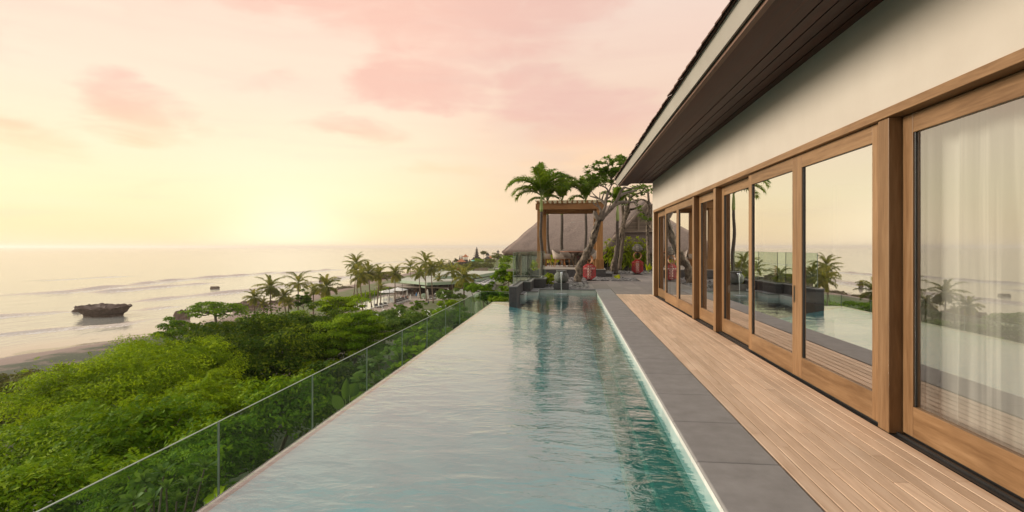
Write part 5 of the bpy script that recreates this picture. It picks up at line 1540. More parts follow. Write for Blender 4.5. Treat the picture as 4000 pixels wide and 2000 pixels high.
branch(mb, [ZF(1352, 310, 33), ZF(1300, 280, 33), ZF(1270, 300, 33)], .05, .025)
mb.build('trunk', [bark_frangi], fr4, smooth=True)
mb = MB()
for x, y in [(1270, 285), (1300, 300), (1320, 280), (1345, 290), (1370, 285), (1360, 320), (1330, 330), (1290, 455), (1300, 490), (1282, 470), (1310, 275), (1385, 310), (1345, 560), (1320, 545), (1380, 560), (1240, 290), (1260, 320), (1395, 420), (1300, 520)]:
    rosette(mb, ZF(x + rng.normal(0, 4), y, 33 + rng.normal(0, .4)), (rng.normal(0, .4), rng.normal(0, .4), 1), 12, .36, .11, .25, (.35, 1.4), (.4, 1))
mb.build('leaves', [L_frangi], fr4, smooth=True)

# ---- garden plants on the terrace
def stem_plant(label, base, tips, L, W, leaf, name='spiky_plant', n=22, group='tall leafy plants along the back of the pebbles'):
    t = thing(name, label, 'plant', base, group)
    mb = MB(); sb = MB()
    for tp in tips:
        tp = np.array(tp); b_ = np.array(base) + [rng.normal(0, .1), rng.normal(0, .1), 0]
        sb.tube([b_, (b_ + tp) / 2 + rng.normal(0, .06, 3), tp], [.025, .02, .012], 6)
        rosette(mb, tp, (rng.normal(0, .2), rng.normal(0, .2), 1), n, L, W, .3, (.2, 1.7))
        for f in (.82, .64, .5):
            rosette(mb, b_ + (tp - b_) * f, (0, 0, 1), int(n * .5), L * .9, W, .6, (.9, 1.9), (.0, .6))
    sb.build('stems', [bark_grey], t); mb.build('leaves', [leaf], t, smooth=True)
def tips(l, d): return [ZF(x, y, d + rng.normal(0, .25)) for x, y in l]
def gb(x, d): b_ = ZF(x, 960, d); b_[2] = -.05; return b_
stem_plant('tall leafy plant at the right pergola post', gb(1015, 35.6), tips([(1035, 730), (1005, 755), (1020, 800)], 35.6), .42, .075, L_lime)
stem_plant('leafy plant behind the patchy frangipani trunk', gb(1062, 35.2), tips([(1060, 800), (1085, 790), (1050, 830)], 35.2), .42, .075, L_lime)
stem_plant('bushy yellow-green plant behind the lone lantern', gb(1200, 35.4), tips([(1190, 720), (1165, 750), (1215, 760), (1150, 800), (1185, 810), (1230, 790), (1170, 860), (1200, 850)], 35.4), .45, .08, L_lime)
stem_plant('upright yellow-green plant rising over the lone lantern', gb(1265, 35.8), tips([(1265, 715), (1280, 760), (1250, 760), (1255, 820)], 35.8), .42, .075, L_lime)
stem_plant('leafy plant between the lantern and the forked frangipani', gb(1322, 35.5), tips([(1322, 730), (1300, 765), (1335, 780), (1315, 850)], 35.5), .42, .075, L_lime)
b_ = ZF(1360, 985, 32.5); b_[2] = -.03
broad_plant('yellow-striped strappy plant at the villa corner', b_, [(ZF(1352, 975, 32.5), ZF(1336, 918, 32.5), .14), (ZF(1360, 972, 32.5), ZF(1375, 912, 32.3), .16), (ZF(1366, 975, 32.5), ZF(1392, 940, 32.2), .14), (ZF(1350, 978, 32.5), ZF(1340, 960, 32.4), .12)], L_lime, 'strappy_plant')
b_ = ZF(1095, 1046, 26.6); b_[2] = -.03
broad_plant('small lime broad-leaved plant at the foot of the slender palm', b_, [(ZF(1092, 1040, 26.6), ZF(1066, 1025, 26.6), .14), (ZF(1100, 1040, 26.6), ZF(1118, 1012, 26.6), .2), (ZF(1098, 1045, 26.5), ZF(1085, 1018, 26.6), .14), (ZF(1100, 1044, 26.4), ZF(1122, 1040, 26.4), .16)], L_lime)
b_ = ZF(560, 935, 35); b_[2] = -1.2
broad_plant('large bright broad-leaved plant behind the dining platform', b_, [(ZF(553, 905, 35), ZF(520, 840, 35), .62), (ZF(570, 915, 35), ZF(590, 838, 35), .5), (ZF(548, 900, 35), ZF(500, 850, 35.3), .42), (ZF(575, 905, 35), ZF(612, 870, 35.2), .4), (ZF(535, 900, 35.4), ZF(492, 900, 35.6), .3)], L_lime)
tree('croton_shrub', 'bright yellow-green shrub between the zigzag wall and the jar', 'shrub', *Z1(534, 1052), 21.6, 34, 56, L_lime, .10, .055, 5, bot=-.8, trunk=False, tr=(0, .8), clump=.35)
tree('croton_shrub', 'small red-tinged yellow shrub at the planter behind the glass screen', 'shrub', *Z1(402, 945), 27, 30, 44, L_lime, .12, .05, 5, bot=-.8, trunk=False, tr=(.3, 1))
tree('croton_shrub', 'yellow flowering hedge in the raised planter of the lower building', 'hedge', *Z1(318, 948), 39, 70, 26, L_lime, .16, .07, 5, bot=-.8, trunk=False, tr=(.3, 1), depth=.4)
mb = MB(); pc = ZF(318, 975, 39); mb.box(pc[0] - 1.3, pc[0] + 1.3, pc[1] - .4, pc[1] + .4, pc[2] - .1, pc[2] + .06)
tag(mb.build('planter_box', [gutter_m], bevel=.01), 'pale planter ledge under the yellow hedge of the lower building', 'planter')

# ================================================================= SHORE ROCKS
rock_m = pm("dark_sea_rock", (.07, .047, .038), (.15, .10, .08), 1.6, .85, .8, detail=9, bscale=3, bdist=.15)
rock_l = pm("brown_shore_rock", (.11, .075, .055), (.20, .14, .105), .9, .9, .6, detail=9, bscale=2, bdist=.15)
rock_g = pm("mossy_shore_rock", (.12, .085, .055), (.155, .14, .055), .5, .9, .6, detail=9, bscale=2, bdist=.15)
def rock(name, label, px, py, wpx, hpx, m_, z=SEA, seed=1, depth=.6, flatten=1.0, yaw=0.0, peak=0):
    r_ = np.random.default_rng(seed)
    c = PX(px, py, z); d = (CAMZ - z) * FPX / (py - 964)
    a, h = wpx / 2 * d / FPX, hpx * d / FPX
    n1, n2 = 30, 12
    rows = []
    ph = r_.uniform(0, 6, 8)
    for j in range(n2 + 1):
        el_ = math.pi / 2 * j / n2
        row = []
        for i in range(n1):
            th = 2 * math.pi * i / n1
            rr = 1 + .16 * math.sin(3 * th + ph[0]) + .10 * math.sin(5 * th + ph[1] + 2 * el_) + .07 * math.sin(9 * th + ph[2] + 4 * el_)
            x = a * rr * math.cos(th) * math.cos(el_) ** (.55 + peak); y = a * depth * rr * math.sin(th) * math.cos(el_) ** (.55 + peak)
            x += r_.normal(0, a * .05); y += r_.normal(0, a * .04); zz_ = h * min(.8, math.sin(el_) ** .8) * r_.uniform(.9, 1.12) * (1 + .22 * math.sin(2 * th + ph[3]) + .12 * math.sin(7 * th + ph[4]))
            row.append((c[0] + x * math.cos(yaw) - y * math.sin(yaw), c[1] + x * math.sin(yaw) + y * math.cos(yaw), z - .4 + zz_ + .4 * (el_ > .01)))
        rows.append(row)
    mb = MB(); mb.grid(np.array(rows), close_u=True)
    return tag(mb.build(name, [m_], smooth=False), label, 'rock')
# boat shaped hollow rock
c = PX(405, 1233, SEA); d = (CAMZ - SEA) * FPX / (1233 - 964)
s = d / FPX * .95
r_ = np.random.default_rng(5)
mb = MB()
n1 = 64
def ring(wx, wy, z, nz_, xoff=0):
    out = []
    for i in range(n1):
        th = 2 * math.pi * i / n1
        cx, cy = math.cos(th), math.sin(th)
        px_ = wx * np.sign(cx) * abs(cx) ** .8; py_ = wy * np.sign(cy) * abs(cy) ** .9
        k = 1 + nz_ * (math.sin(7 * th) * .5 + r_.normal(0, .5))
        out.append((c[0] + xoff + px_ * k, c[1] + py_ * k, z))
    return np.array(out)
lev = [(72, 3.3, -.6, .025), (76, 3.6, 8 * s, .025), (88, 4.2, 16 * s, .03), (96, 4.8, 26 * s, .03), (105, 5.2, 35 * s, .03), (101, 5.0, 37 * s, .03), (86, 3.9, 32 * s, .04), (60, 2.6, 28 * s, .05), (10, .6, 26 * s, .05)]
rows = []
for w_, wy, z, nz_ in lev:
    rg = ring(w_ * s, wy, SEA + z, nz_, (-(44 - z / s) * .0) * s)
    if z > 20 * s:
        th = np.linspace(0, 2 * math.pi, n1, endpoint=False)
        rg[:, 2] += (np.abs(np.cos(th)) ** 3) * .35 + r_.normal(0, .16, n1) + np.where(np.sin(th) > .2, .35, 0) * (np.abs(np.cos(th)) < .8) * r_.uniform(.2, 1.1, n1)
    rows.append(rg)
mb.grid(np.array(rows), close_u=True)
mb.build('sea_rock', [rock_m])
tag(bpy.data.objects[-1] if False else [o for o in col.objects if o.name.startswith('sea_rock')][-1], 'dark boat-shaped hollow rock standing in the shallow surf', 'rock')
rock('sea_rock', 'low dark rock fragment beside the boat-shaped rock', 300, 1218, 36, 12, rock_m, seed=3)
rock('sea_rock', 'small square rock alone in the deeper surf', 838, 1127, 34, 8, rock_l, seed=4, peak=.3)
rock('sea_rock', 'small pointed rock in the surf beyond the beach palms', 1254, 1104, 14, 20, rock_l, seed=6, peak=.7)
rock('shore_rock', 'rounded brown boulder on the wet sand left of the flat-topped tree', 712, 1246, 56, 34, rock_l, seed=8)
rock('shore_rock', 'broad brown rock shelf behind the short beach palms', 980, 1205, 150, 30, rock_l, seed=9, depth=.35)
rock('shore_rock', 'brown rock ledge behind the bushy beach palm', 1110, 1192, 130, 18, rock_l, seed=10, depth=.35)
rock('shore_rock', 'long low rock ledge left of the thin tall palm', 1060, 1222, 170, 20, rock_l, seed=16, depth=.3)
rock('shore_rock', 'mossy golden rock mound at the tide line right of the wide beach palm', 1345, 1142, 84, 22, rock_g, seed=11, depth=.4)
rock('shore_rock', 'low mossy rock left of the golden mound', 1255, 1145, 80, 14, rock_g, seed=12, depth=.4)
rock('shore_rock', 'long brown sea wall of rock behind the club palms', 1500, 1100, 150, 34, rock_l, seed=13, depth=.3)
rock('shore_rock', 'sloping brown rock beach below the club hedge', 1390, 1162, 150, 10, rock_g, seed=14, depth=.25)

# ================================================================= BEACH CLUB
roof_top = pm("pale_green_grey_roof", (.38, .38, .31), (.48, .47, .39), .25, .8, .1)
roof_edge = pm("sage_green_fascia", (.24, .32, .22), (.31, .39, .28), .4, .6, .05)
brown_wall = pm("brown_club_wall", (.10, .055, .036), (.16, .09, .06), .4, .8, .1)
dark_in = pm("dark_club_interior", (.02, .017, .015), (.05, .04, .034), .5, .9, .1)
awning_m = pm("taupe_awning_cloth", (.34, .28, .23), (.42, .35, .29), .5, .9, .1)
white_m = pm("white_painted_wall", (.62, .60, .56), (.72, .70, .66), .4, .8, .05)
club_pave = pm("club_terrace_paving", (.30, .235, .19), (.40, .32, .27), .4, .85, .1)
canvas = pm("white_parasol_canvas", (.66, .63, .57), (.76, .73, .68), 1.2, .9, .1)
def pxpoly(l, z): return [tuple(PX(a, b_, z)[:2]) for a, b_ in l]
club = thing('beach_club', 'low beach club building with angular pale roofs edged in sage green', 'club building', PX(1720, 1150, CLUB))
def slab(l, z, th, name='roof'):
    mb = MB(); P_ = pxpoly(l, z); k = len(P_)
    mb.prism(P_, z - th, z - .02)
    ob = mb.build(name, [roof_edge], club)
    mb = MB(); mb.prism(P_, z - .018, z + .03); t2 = mb.build('roof_surface', [roof_top], club); t2.parent = ob
slab([(1562, 1093), (1590, 1083), (1669, 1078), (1800, 1080), (1850, 1083), (1782, 1099), (1669, 1104)], -11.0, 1.0)
slab([(1700, 1064), (1722, 1058), (1750, 1055), (1830, 1058), (1948, 1059), (1946, 1061), (1875, 1073), (1842, 1076), (1700, 1079)], -9.9, 1.2)
slab([(1840, 1087), (1908, 1076), (1912, 1081), (1858, 1094)], -11.6, .8)
slab([(1935, 1060), (1977, 1057.5), (1974, 1060), (1946, 1065)], -9.7, .8)
slab([(1645, 1117), (1680, 1107), (1700, 1108), (1660, 1120)], -12.6, .5)
mb = MB(); P_ = pxpoly([(1624, 1147), (1700, 1153), (1795, 1140), (1800, 1120), (1640, 1120)], CLUB); mb.prism(P_, CLUB, -12.0); mb.build('wall', [dark_in], club)  # solid block; near-black colour stands in for shade in the open front
for i, x in enumerate((1626, 1640, 1676, 1716, 1745, 1762, 1790)):
    a = PX(x, 1149.5, CLUB); mb = MB(); w_ = [1.2, .5, 1.6, .3, 1.3, 1.4, 1.2][i]; mb.box(a[0] - w_ / 2, a[0] + w_ / 2, a[1] - .7, a[1] - .1, CLUB, -12.0); mb.build('pillar', [brown_wall], club)
a = PX(1800, 1146, CLUB); mb = MB(); mb.box(a[0] - 2, a[0] + 7, a[1] + 2, a[1] + 3, CLUB, -12.6); mb.build('side_wall', [brown_wall], club)
a = PX(1815, 1150, CLUB); mb = MB(); mb.box(a[0] - 2, a[0] + 9, a[1] - 10, a[1] - 9, CLUB, -13.6); mb.build('white_wall', [white_m], club)
b1 = PX(1936, 1085, -12.4); mb = MB(); mb.box(b1[0] - 3.2, b1[0] + 2.6, b1[1], b1[1] + 5, -14, -10.9); mb.build('rooftop_room', [white_m], club)
mb = MB(); mb.box(b1[0] - 2.9, b1[0] - 1.6, b1[1] - .06, b1[1] - .01, -12.2, -11.2); mb.build('window', [dark_in], club)
mb = MB(); P_ = pxpoly([(1852, 1102), (1905, 1086), (1938, 1086), (1930, 1104), (1922, 1112), (1858, 1113)], -12.6); mb.prism(P_, -16, -12.65)
tb = mb.build('flat_roof', [pm("grey_flat_roof", (.17, .165, .16), (.27, .26, .25), .6, .85, .1)], club)
mb = MB()
for a, b_ in (((1852, 1102), (1922, 1112)), ((1872, 1096), (1930, 1103)), ((1889, 1091), (1935, 1095)), ((1900, 1087), (1937, 1089)), ((1862, 1113), (1915, 1087)), ((1890, 1112), (1928, 1087)), ((1916, 1112), (1937, 1090))):
    mb.bar(PX(*a, -12.5), PX(*b_, -12.5), .28, .2)
mb.build('trellis', [white_m], club)
for l, lab in (([(1490, 1114), (1520, 1106), (1645, 1112), (1640, 1121), (1540, 1119)], 'long flat taupe awning reaching towards the club pool'), ([(1668, 1121), (1690, 1113), (1764, 1114), (1746, 1124)], 'short taupe awning before the dark club openings')):
    aw = thing('awning', lab, 'awning', PX(*l[0], CLUB), 'taupe awnings of the beach club')
    mb = MB(); mb.prism(pxpoly(l, -13.2), -13.55, -13.2); mb.build('cloth', [awning_m], aw)
    for q in l[::2]:
        a = PX(*q, -13.2); mb = MB(); mb.tube([(a[0], a[1], CLUB), (a[0], a[1], -13.5)], .09, 6); mb.build('post', [brown_wall], aw)
mb = MB(); P_ = pxpoly([(1350, 1213), (1480, 1156), (1575, 1134), (1630, 1132), (1790, 1146), (1760, 1168), (1660, 1178), (1610, 1200), (1500, 1218)], CLUB + .06); mb.prism(P_, CLUB - .5, CLUB + .06)
struct('club_terrace', mb, [club_pave])
m_, K = newmat("club_pool_water")
p = K.n('ShaderNodeBsdfPrincipled'); p.inputs['Base Color'].default_value = (.55, .58, .55, 1); p.inputs['Roughness'].default_value = .05; p.inputs['IOR'].default_value = 2.2
b = K.n('ShaderNodeBump'); b.inputs['Strength'].default_value = .1; b.inputs['Distance'].default_value = .1; K.set(b.inputs['Height'], K.noise(K.n('ShaderNodeNewGeometry').outputs['Position'], 1.5, 3, .6)); K.nt.links.new(b.outputs[0], p.inputs['Normal'])
finish(K, p.outputs[0])
mb = MB(); P_ = pxpoly([(1366, 1196), (1400, 1186), (1490, 1159), (1538, 1158), (1538, 1178), (1470, 1198), (1440, 1208), (1370, 1209)], CLUB + .12); mb.prism(P_, CLUB, CLUB + .12)
struct('club_pool', mb, m_)
# hedge above the beach
hedge = thing('beach_hedge', 'long clipped bright green hedge between the club terrace and the beach', 'hedge', PX(1460, 1152, CLUB))
mb = MB()
hp = [PX(a, b_, CLUB) for a, b_ in [(1338, 1190), (1400, 1170), (1460, 1153), (1520, 1138), (1580, 1126)]]
for a, b_ in zip(hp[:-1], hp[1:]):
    n_ = 2600
    t = rng.uniform(0, 1, (n_, 1)); P_ = a + (b_ - a) * t
    nrm = unit(np.cross(b_ - a, [0, 0, 1.0]))
    P_ = P_ + nrm * rng.uniform(-1.5, 1.5, (n_, 1)) + np.array([0, 0, 1]) * rng.uniform(.1, 1.5, (n_, 1)) * (1 + .2 * np.sin(t * 40))
    mb.quads(leaf_quads(P_, unit(rng.normal(0, 1, (n_, 3))), .5, .3, .8), np.clip(rng.normal(.5, .25, n_), 0, 1))
mb.build('foliage', [L_bright], hedge)
# parasols
dark_pole = pm("grey_parasol_pole", (.12, .11, .10), (.2, .18, .17), 2, .5, 0)
par0 = None
def closed_parasol(label, px, py, hpx):
    global par0
    b_ = PX(px, py, CLUB); b_[2] = CLUB + .05
    d = (CAMZ - CLUB) * FPX / (py - 964); H_p = hpx * d / FPX
    if par0 is None:
        t = thing('closed_parasol', label, 'parasol', (0, 0, 0), 'closed white parasols on the club terrace')
        mb = MB(); mb.tube([(0, 0, 0), (0, 0, 1)], .018, 6); mb.lathe([(0, 0), (.11, 0), (.11, .02), (0, .02)], 12); mb.build('pole', [dark_pole], t)
        mb = MB()
        rows = []
        for r0_, z in ((.03, .16), (.10, .17), (.085, .4), (.07, .62), (.075, .64), (.055, .8), (.02, .97), (.0, 1.0)):
            rows.append([(r0_ * (1 + .25 * (i % 2)) * math.cos(2 * math.pi * i / 16), r0_ * (1 + .25 * (i % 2)) * math.sin(2 * math.pi * i / 16), z) for i in range(16)])
        mb.grid(np.array(rows), close_u=True); mb.build('canopy', [canvas], t)
        par0 = t; t.location = tuple(b_); t.scale = (H_p,) * 3
        return t
    return dup(par0, b_, rng.uniform(0, 3), H_p, label)
for lab, x, y, h in (('closed white parasol at the seaward edge of the club pool', 385, 935, 26), ('closed white parasol in front of the club pool between two palm trunks', 487, 940, 32),
                     ('closed white parasol right of the leaning pool palm', 595, 915, 32), ('closed white parasol in the middle behind the small young palm', 797, 872, 36), ('closed white parasol touching the reddish palm trunk', 872, 874, 30),
                     ('closed white parasol among the bar tables', 1066, 770, 26), ('closed white parasol left of the clipped lawn bush', 1117, 836, 28), ('closed white parasol near the dark club openings', 1230, 800, 27),
                     ('tall closed white parasol behind the clipped lawn bush', 1360, 828, 46), ('short closed parasol beside the sage pod seat', 1301, 826, 15)):
    a, b_ = Z3(x, y); closed_parasol(lab, a, b_, h)
ot = None
for lab, x, y in (('open pale square parasol behind the club pool', 930, 775), ('open pale parasol beside the wooden posts of the club pool', 785, 790)):
    a, b_ = Z3(x, y); q = PX(a, b_, CLUB)
    if ot is None:
        ot = thing('open_parasol', lab, 'parasol', q, 'open parasols on the club terrace')
        mb = MB(); mb.tube([q, q + [0, 0, 2.9]], .05, 6); mb.build('pole', [dark_pole], ot)
        mb = MB(); v = [(q[0] + sx * 2.9, q[1] + sy * 2.9, q[2] + 2.5) for sx, sy in ((-1, -1), (1, -1), (1, 1), (-1, 1))] + [(q[0], q[1], q[2] + 3.5)]
        mb.add(v, [(0, 1, 4), (1, 2, 4), (2, 3, 4), (3, 0, 4)]); mb.build('canopy', [canvas], ot, solid=.08)
    else: dup(ot, q, .5, .85, lab)
# pool fence posts and loungers
fp = thing('pool_fence', 'row of dark slim posts with a light top rail along the club pool', 'fence', PX(*Z3(640, 860), CLUB))
rl = [PX(*Z3(x, y), CLUB) for x, y in ((470, 930), (600, 895), (735, 865), (815, 850), (1000, 800))]
for q in rl:
    mb = MB(); mb.tube([q, q + [0, 0, 5.2]], .09, 6); mb.build('post', [dark_pole], fp)
mb = MB(); mb.tube([q + [0, 0, 4.6] for q in rl], .05, 5); mb.build('top_rail', [dark_pole], fp)
lo = None
lng_m = pm("dark_lounger_weave", (.05, .042, .038), (.10, .085, .075), 2, .8, .1); lng_c = pm("grey_lounger_cushion", (.34, .33, .31), (.42, .41, .39), 2, .9, .1)
spots = [(905, 860), (945, 850), (985, 838), (1025, 826), (1060, 812), (940, 880), (985, 868), (1030, 852), (1075, 838), (760, 905), (700, 918), (640, 930), (1420, 812), (1470, 806)]
names = ['first dark lounger of the row right of the reddish palm', 'second dark lounger of the row right of the reddish palm', 'third dark lounger in the row by the club pool', 'fourth dark lounger in the row by the club pool', 'last dark lounger of the row, nearest the bar tables',
         'front row lounger below the reddish palm', 'front row lounger second from the reddish palm', 'front row lounger just left of the closed lawn parasol', 'front row lounger beside the clipped lawn bush', 'lounger behind the small young palm', 'lounger half hidden by the flowering tree',
         'lounger nearest the leaning pool palm', 'pale lounger right of the tall closed parasol', 'pale lounger by the pale leaved frangipani']
for nm, (x, y) in zip(names, spots):
    q = PX(*Z3(x, y), CLUB)
    if lo is None:
        lo = thing('sun_lounger', nm, 'sun lounger', q, 'loungers on the club terrace')
        mb = MB(); mb.box(q[0] - .4, q[0] + .4, q[1] - 1.0, q[1] + .4, q[2] + .25, q[2] + .36)
        mb.prism([(q[0] - .4, q[1] + .4), (q[0] + .4, q[1] + .4), (q[0] + .4, q[1] + 1.0), (q[0] - .4, q[1] + 1.0)], [q[2] + .25, q[2] + .25, q[2] + .75, q[2] + .75], [q[2] + .36, q[2] + .36, q[2] + .86, q[2] + .86])
        for sx in (-.35, .35):
            for sy in (-.9, .3): mb.box(q[0] + sx - .04, q[0] + sx + .04, q[1] + sy - .04, q[1] + sy + .04, q[2], q[2] + .25)
        mb.build('frame', [lng_m], lo)
        mb = MB(); mb.box(q[0] - .36, q[0] + .36, q[1] - .98, q[1] + .38, q[2] + .362, q[2] + .45); mb.build('cushion', [lng_c], lo)
    else: dup(lo, q, R(35) + rng.normal(0, .1), 1.25, nm)
lo.rotation_euler = (0, 0, R(35)); lo.scale = (1.25,) * 3
# sage pod seat
q = PX(*Z3(1310, 800), CLUB)
pod = thing('pod_seat', 'round sage green pod seat on the club lawn', 'pod seat', q)
mb = MB(); mb.lathe([(0, 0), (.8, 0), (.9, .3), (.92, .6), (0, .6)], 20, tuple(q)); mb.build('base', [roof_edge], pod, smooth=True)
mb = MB(); mb.lathe([(.92, .66), (1.0, 1.0), (.92, 1.5), (.6, 1.8), (0, 1.9)], 20, tuple(q)); mb.build('hood', [roof_edge], pod, smooth=True)
# bar tables with seats
tb0 = None
wood_d = pm("dark_bar_wood", (.07, .05, .04), (.13, .095, .075), 2, .7, .05)
tabs = [(1030, 690), (1075, 680), (1120, 672), (1160, 690), (1045, 720), (1100, 705), (1150, 730), (1020, 745), (1100, 760), (1310, 690)]
tnames = ['bar table nearest the hedge end', 'bar table second from the hedge end under the awning', 'bar table in the back row beneath the roof tip', 'bar table beside the brown club pillar', 'bar table in the second row behind the open parasol', 'bar table in the middle of the dining terrace', 'bar table right of the closed bar parasol',
          'bar table closest to the open parasol', 'bar table closest to the lounger row', 'bar table inside the dark club opening']
for nm, (x, y) in zip(tnames, tabs):
    q = PX(*Z3(x, y), CLUB)
    if tb0 is None:
        tb0 = thing('bar_table', nm, 'table', q, 'tables with seats at the bar terrace')
        mb = MB(); mb.lathe([(0, .74), (.6, .74), (.6, .8), (0, .8)], 14, tuple(q)); mb.build('table_top', [wood_d], tb0)
        mb = MB(); mb.tube([q, q + [0, 0, .74]], .07, 6); mb.build('pedestal', [wood_d], tb0)
        for a in range(4):
            cx, cy = q[0] + 1.05 * math.cos(a * 1.57 + .4), q[1] + 1.05 * math.sin(a * 1.57 + .4)
            mb = MB(); mb.box(cx - .25, cx + .25, cy - .25, cy + .25, q[2] + .38, q[2] + .46)
            for sx in (-.2, .2):
                for sy in (-.2, .2): mb.box(cx + sx - .03, cx + sx + .03, cy + sy - .03, cy + sy + .03, q[2], q[2] + .38)
            mb.box(cx - .25 + (.4 if math.cos(a * 1.57 + .4) > .3 else 0), cx - .15 + (.4 if math.cos(a * 1.57 + .4) > .3 else 0), cy - .25, cy + .25, q[2] + .46, q[2] + .95)
            mb.build('seat', [wood_d], tb0)
    else: dup(tb0, q, rng.uniform(0, 3), 1.25, nm)
# people on the club terrace
skin_m = pm("skin", (.32, .18, .12), (.38, .22, .15), 3, .6, 0)
hair_m = pm("dark_hair", (.02, .014, .01), (.035, .025, .018), 6, .5, 0)
def person(label, foot, cloth, seated=False, dress=True, rz=0.0):
    t = thing('person', label, 'person', foot)
    me = bpy.data.meshes.new('body')
    if seated:
        V = [(0, 0, .5), (0, 0, .8), (0, .0, 1.02), (0, 0, 1.12), (0, -.02, 1.24), (.1, 0, .5), (.12, -.42, .5), (.12, -.46, .1), (-.1, 0, .5), (-.12, -.42, .5), (-.12, -.46, .1), (.19, 0, 1.0), (.25, -.1, .75), (.16, -.32, .6), (-.19, 0, 1.0), (-.25, -.1, .75), (-.16, -.32, .6)]
    else:
        V = [(0, 0, .9), (0, 0, 1.18), (0, 0, 1.4), (0, 0, 1.49), (0, -.02, 1.61), (.1, 0, .88), (.11, -.06, .48), (.10, 0, .05), (-.1, 0, .88), (-.11, .1, .48), (-.10, .12, .05), (.19, 0, 1.38), (.25, .03, 1.1), (.26, -.08, .86), (-.19, 0, 1.38), (-.25, .03, 1.1), (-.24, -.12, .9)]
    E_ = [(0, 1), (1, 2), (2, 3), (3, 4), (0, 5), (5, 6), (6, 7), (0, 8), (8, 9), (9, 10), (2, 11), (11, 12), (12, 13), (2, 14), (14, 15), (15, 16)]
    me.from_pydata(V, E_, [])
    o = bpy.data.objects.new('body', me); col.objects.link(o); o.parent = t
    me.materials.append(skin_m)
    sk = o.modifiers.new('skin', 'SKIN')
    rad = [.15, .13, .15, .06, .105, .09, .065, .04, .09, .065, .04, .06, .045, .035, .06, .045, .035]
    for i, r0_ in enumerate(rad): me.skin_vertices[0].data[i].radius = (r0_, r0_ * .85)
    me.skin_vertices[0].data[0].use_root = True
    sb = o.modifiers.new('smooth', 'SUBSURF'); sb.levels = 1; sb.render_levels = 1
    hz_ = V[4][2]
    mb = MB(); mb.lathe([(.112, -.02), (.125, .05), (.10, .12), (.04, .15), (0, .155)], 12, (foot[0], foot[1] + .02, foot[2] + hz_)); mb.build('hair', [hair_m], t, smooth=True)
    mb = MB(); b0_ = foot[2]
    if seated: prof = [(.19, .42), (.2, .55), (.155, .75), (.19, .98), (.10, 1.08)]
    elif dress: prof = [(.30, .30), (.24, .6), (.19, .9), (.155, 1.12), (.19, 1.34), (.09, 1.45)]
    else: prof = [(.20, .62), (.20, .8), (.175, .95), (.165, 1.0)]
    mb.lathe(prof, 16, (foot[0], foot[1], b0_), sy=.75); mb.build('dress' if dress else 'shorts', [cloth], t, smooth=True)
    t.rotation_euler = (0, 0, rz)
    return t
cl_blue = pm("blue_cloth", (.05, .20, .48), (.08, .28, .58), 4, .8, 0); cl_navy = pm("navy_cloth", (.02, .03, .06), (.04, .05, .09), 4, .8, 0); cl_white = pm("white_cloth", (.6, .6, .58), (.7, .7, .68), 4, .8, 0); cl_pink = pm("pink_cloth", (.4, .16, .14), (.5, .22, .19), 4, .8, 0)
def pf(x, y): q = PX(*Z3(x, y), CLUB); q[2] = CLUB + .06; return q
person('person in a bright blue dress walking past the brown club pillar', pf(1200, 768), cl_blue, rz=.6)
person('person in a long navy dress on the lawn beside the dark palm trunk', pf(1374, 880), cl_navy, rz=2.0)
person('person in shorts standing by the lounger row', pf(1075, 828), cl_pink, dress=False, rz=1.0)
person('person in white sitting at the club pool edge', pf(978, 812), cl_white, True, rz=2.4)
person('person in pink sitting on the terrace behind the lounger row', pf(1015, 805), cl_pink, True, rz=.3)

# ================================================================= TEMPLE HEADLAND
tem_m = pm("dark_temple_stone", (.045, .034, .032), (.09, .068, .062), .5, .9, .3)
terracotta = pm("orange_roof_tile", (.34, .12, .05), (.46, .18, .08), .8, .85, .15)
black_thatch = pm("black_palm_thatch", (.03, .024, .022), (.06, .05, .045), .8, .95, .3)
def Z7(x, y): return 1650 + x * .13975, 950 + y * .13975
DT = 450
ST = .13975 * DT / FPX
def tpos(x, y, d=DT): return PD(*Z7(x, y), d)
def tiers(mb, c, prof, square=True):
    n_ = 4 if square else 12
    for (h0, h1, r0_, r1_) in prof:
        mb.lathe([(0, h0), (r0_, h0), (r1_, h1), (0, h1)], n_, tuple(c), rot=math.pi / 4 if square else 0)
def temple_gate(label, x, ytop, ybase, w, d=DT):
    s_ = .13975 * d / FPX
    b_ = tpos(x, ybase, d); H0 = (ybase - ytop) * s_; W0 = w * s_ / 2
    t = thing('temple_tower', label, 'temple tower', b_, 'dark stepped temple towers')
    mb = MB(); tiers(mb, b_ - np.array([0, 0, 4]), [(0, H0 * .18 + 4, W0 * 1.5, W0 * 1.35)]); mb.build('base', [tem_m], t)
    mb = MB()
    z = H0 * .18; r0_ = W0 * 1.1; k = 6
    for i in range(k):
        hh = H0 * .62 / k * (1.25 - .08 * i)
        tiers(mb, b_, [(z, z + hh * .55, r0_ * .72, r0_ * .66), (z + hh * .55, z + hh * .75, r0_ * .8, r0_ * 1.08), (z + hh * .75, z + hh, r0_ * .98, r0_ * .6)])
        for sx in (-1, 1):
            mb.prism([(b_[0] + sx * r0_ * .72 - .1 * r0_, b_[1] - r0_ * .7), (b_[0] + sx * r0_ * .72 + .1 * r0_, b_[1] - r0_ * .7), (b_[0] + sx * r0_ * .72 + .1 * r0_, b_[1] - r0_ * .5), (b_[0] + sx * r0_ * .72 - .1 * r0_, b_[1] - r0_ * .5)], b_[2] + z + hh * .75, b_[2] + z + hh * 1.12)
        z += hh; r0_ *= .80
    mb.build('tiers', [tem_m], t)
    mb = MB(); mb.lathe([(r0_ * .5, z), (r0_ * .75, z + .02 * H0), (r0_ * .35, z + .05 * H0), (r0_ * .5, z + .075 * H0), (0, H0)], 10, tuple(b_)); mb.build('finial', [tem_m], t)
    return t
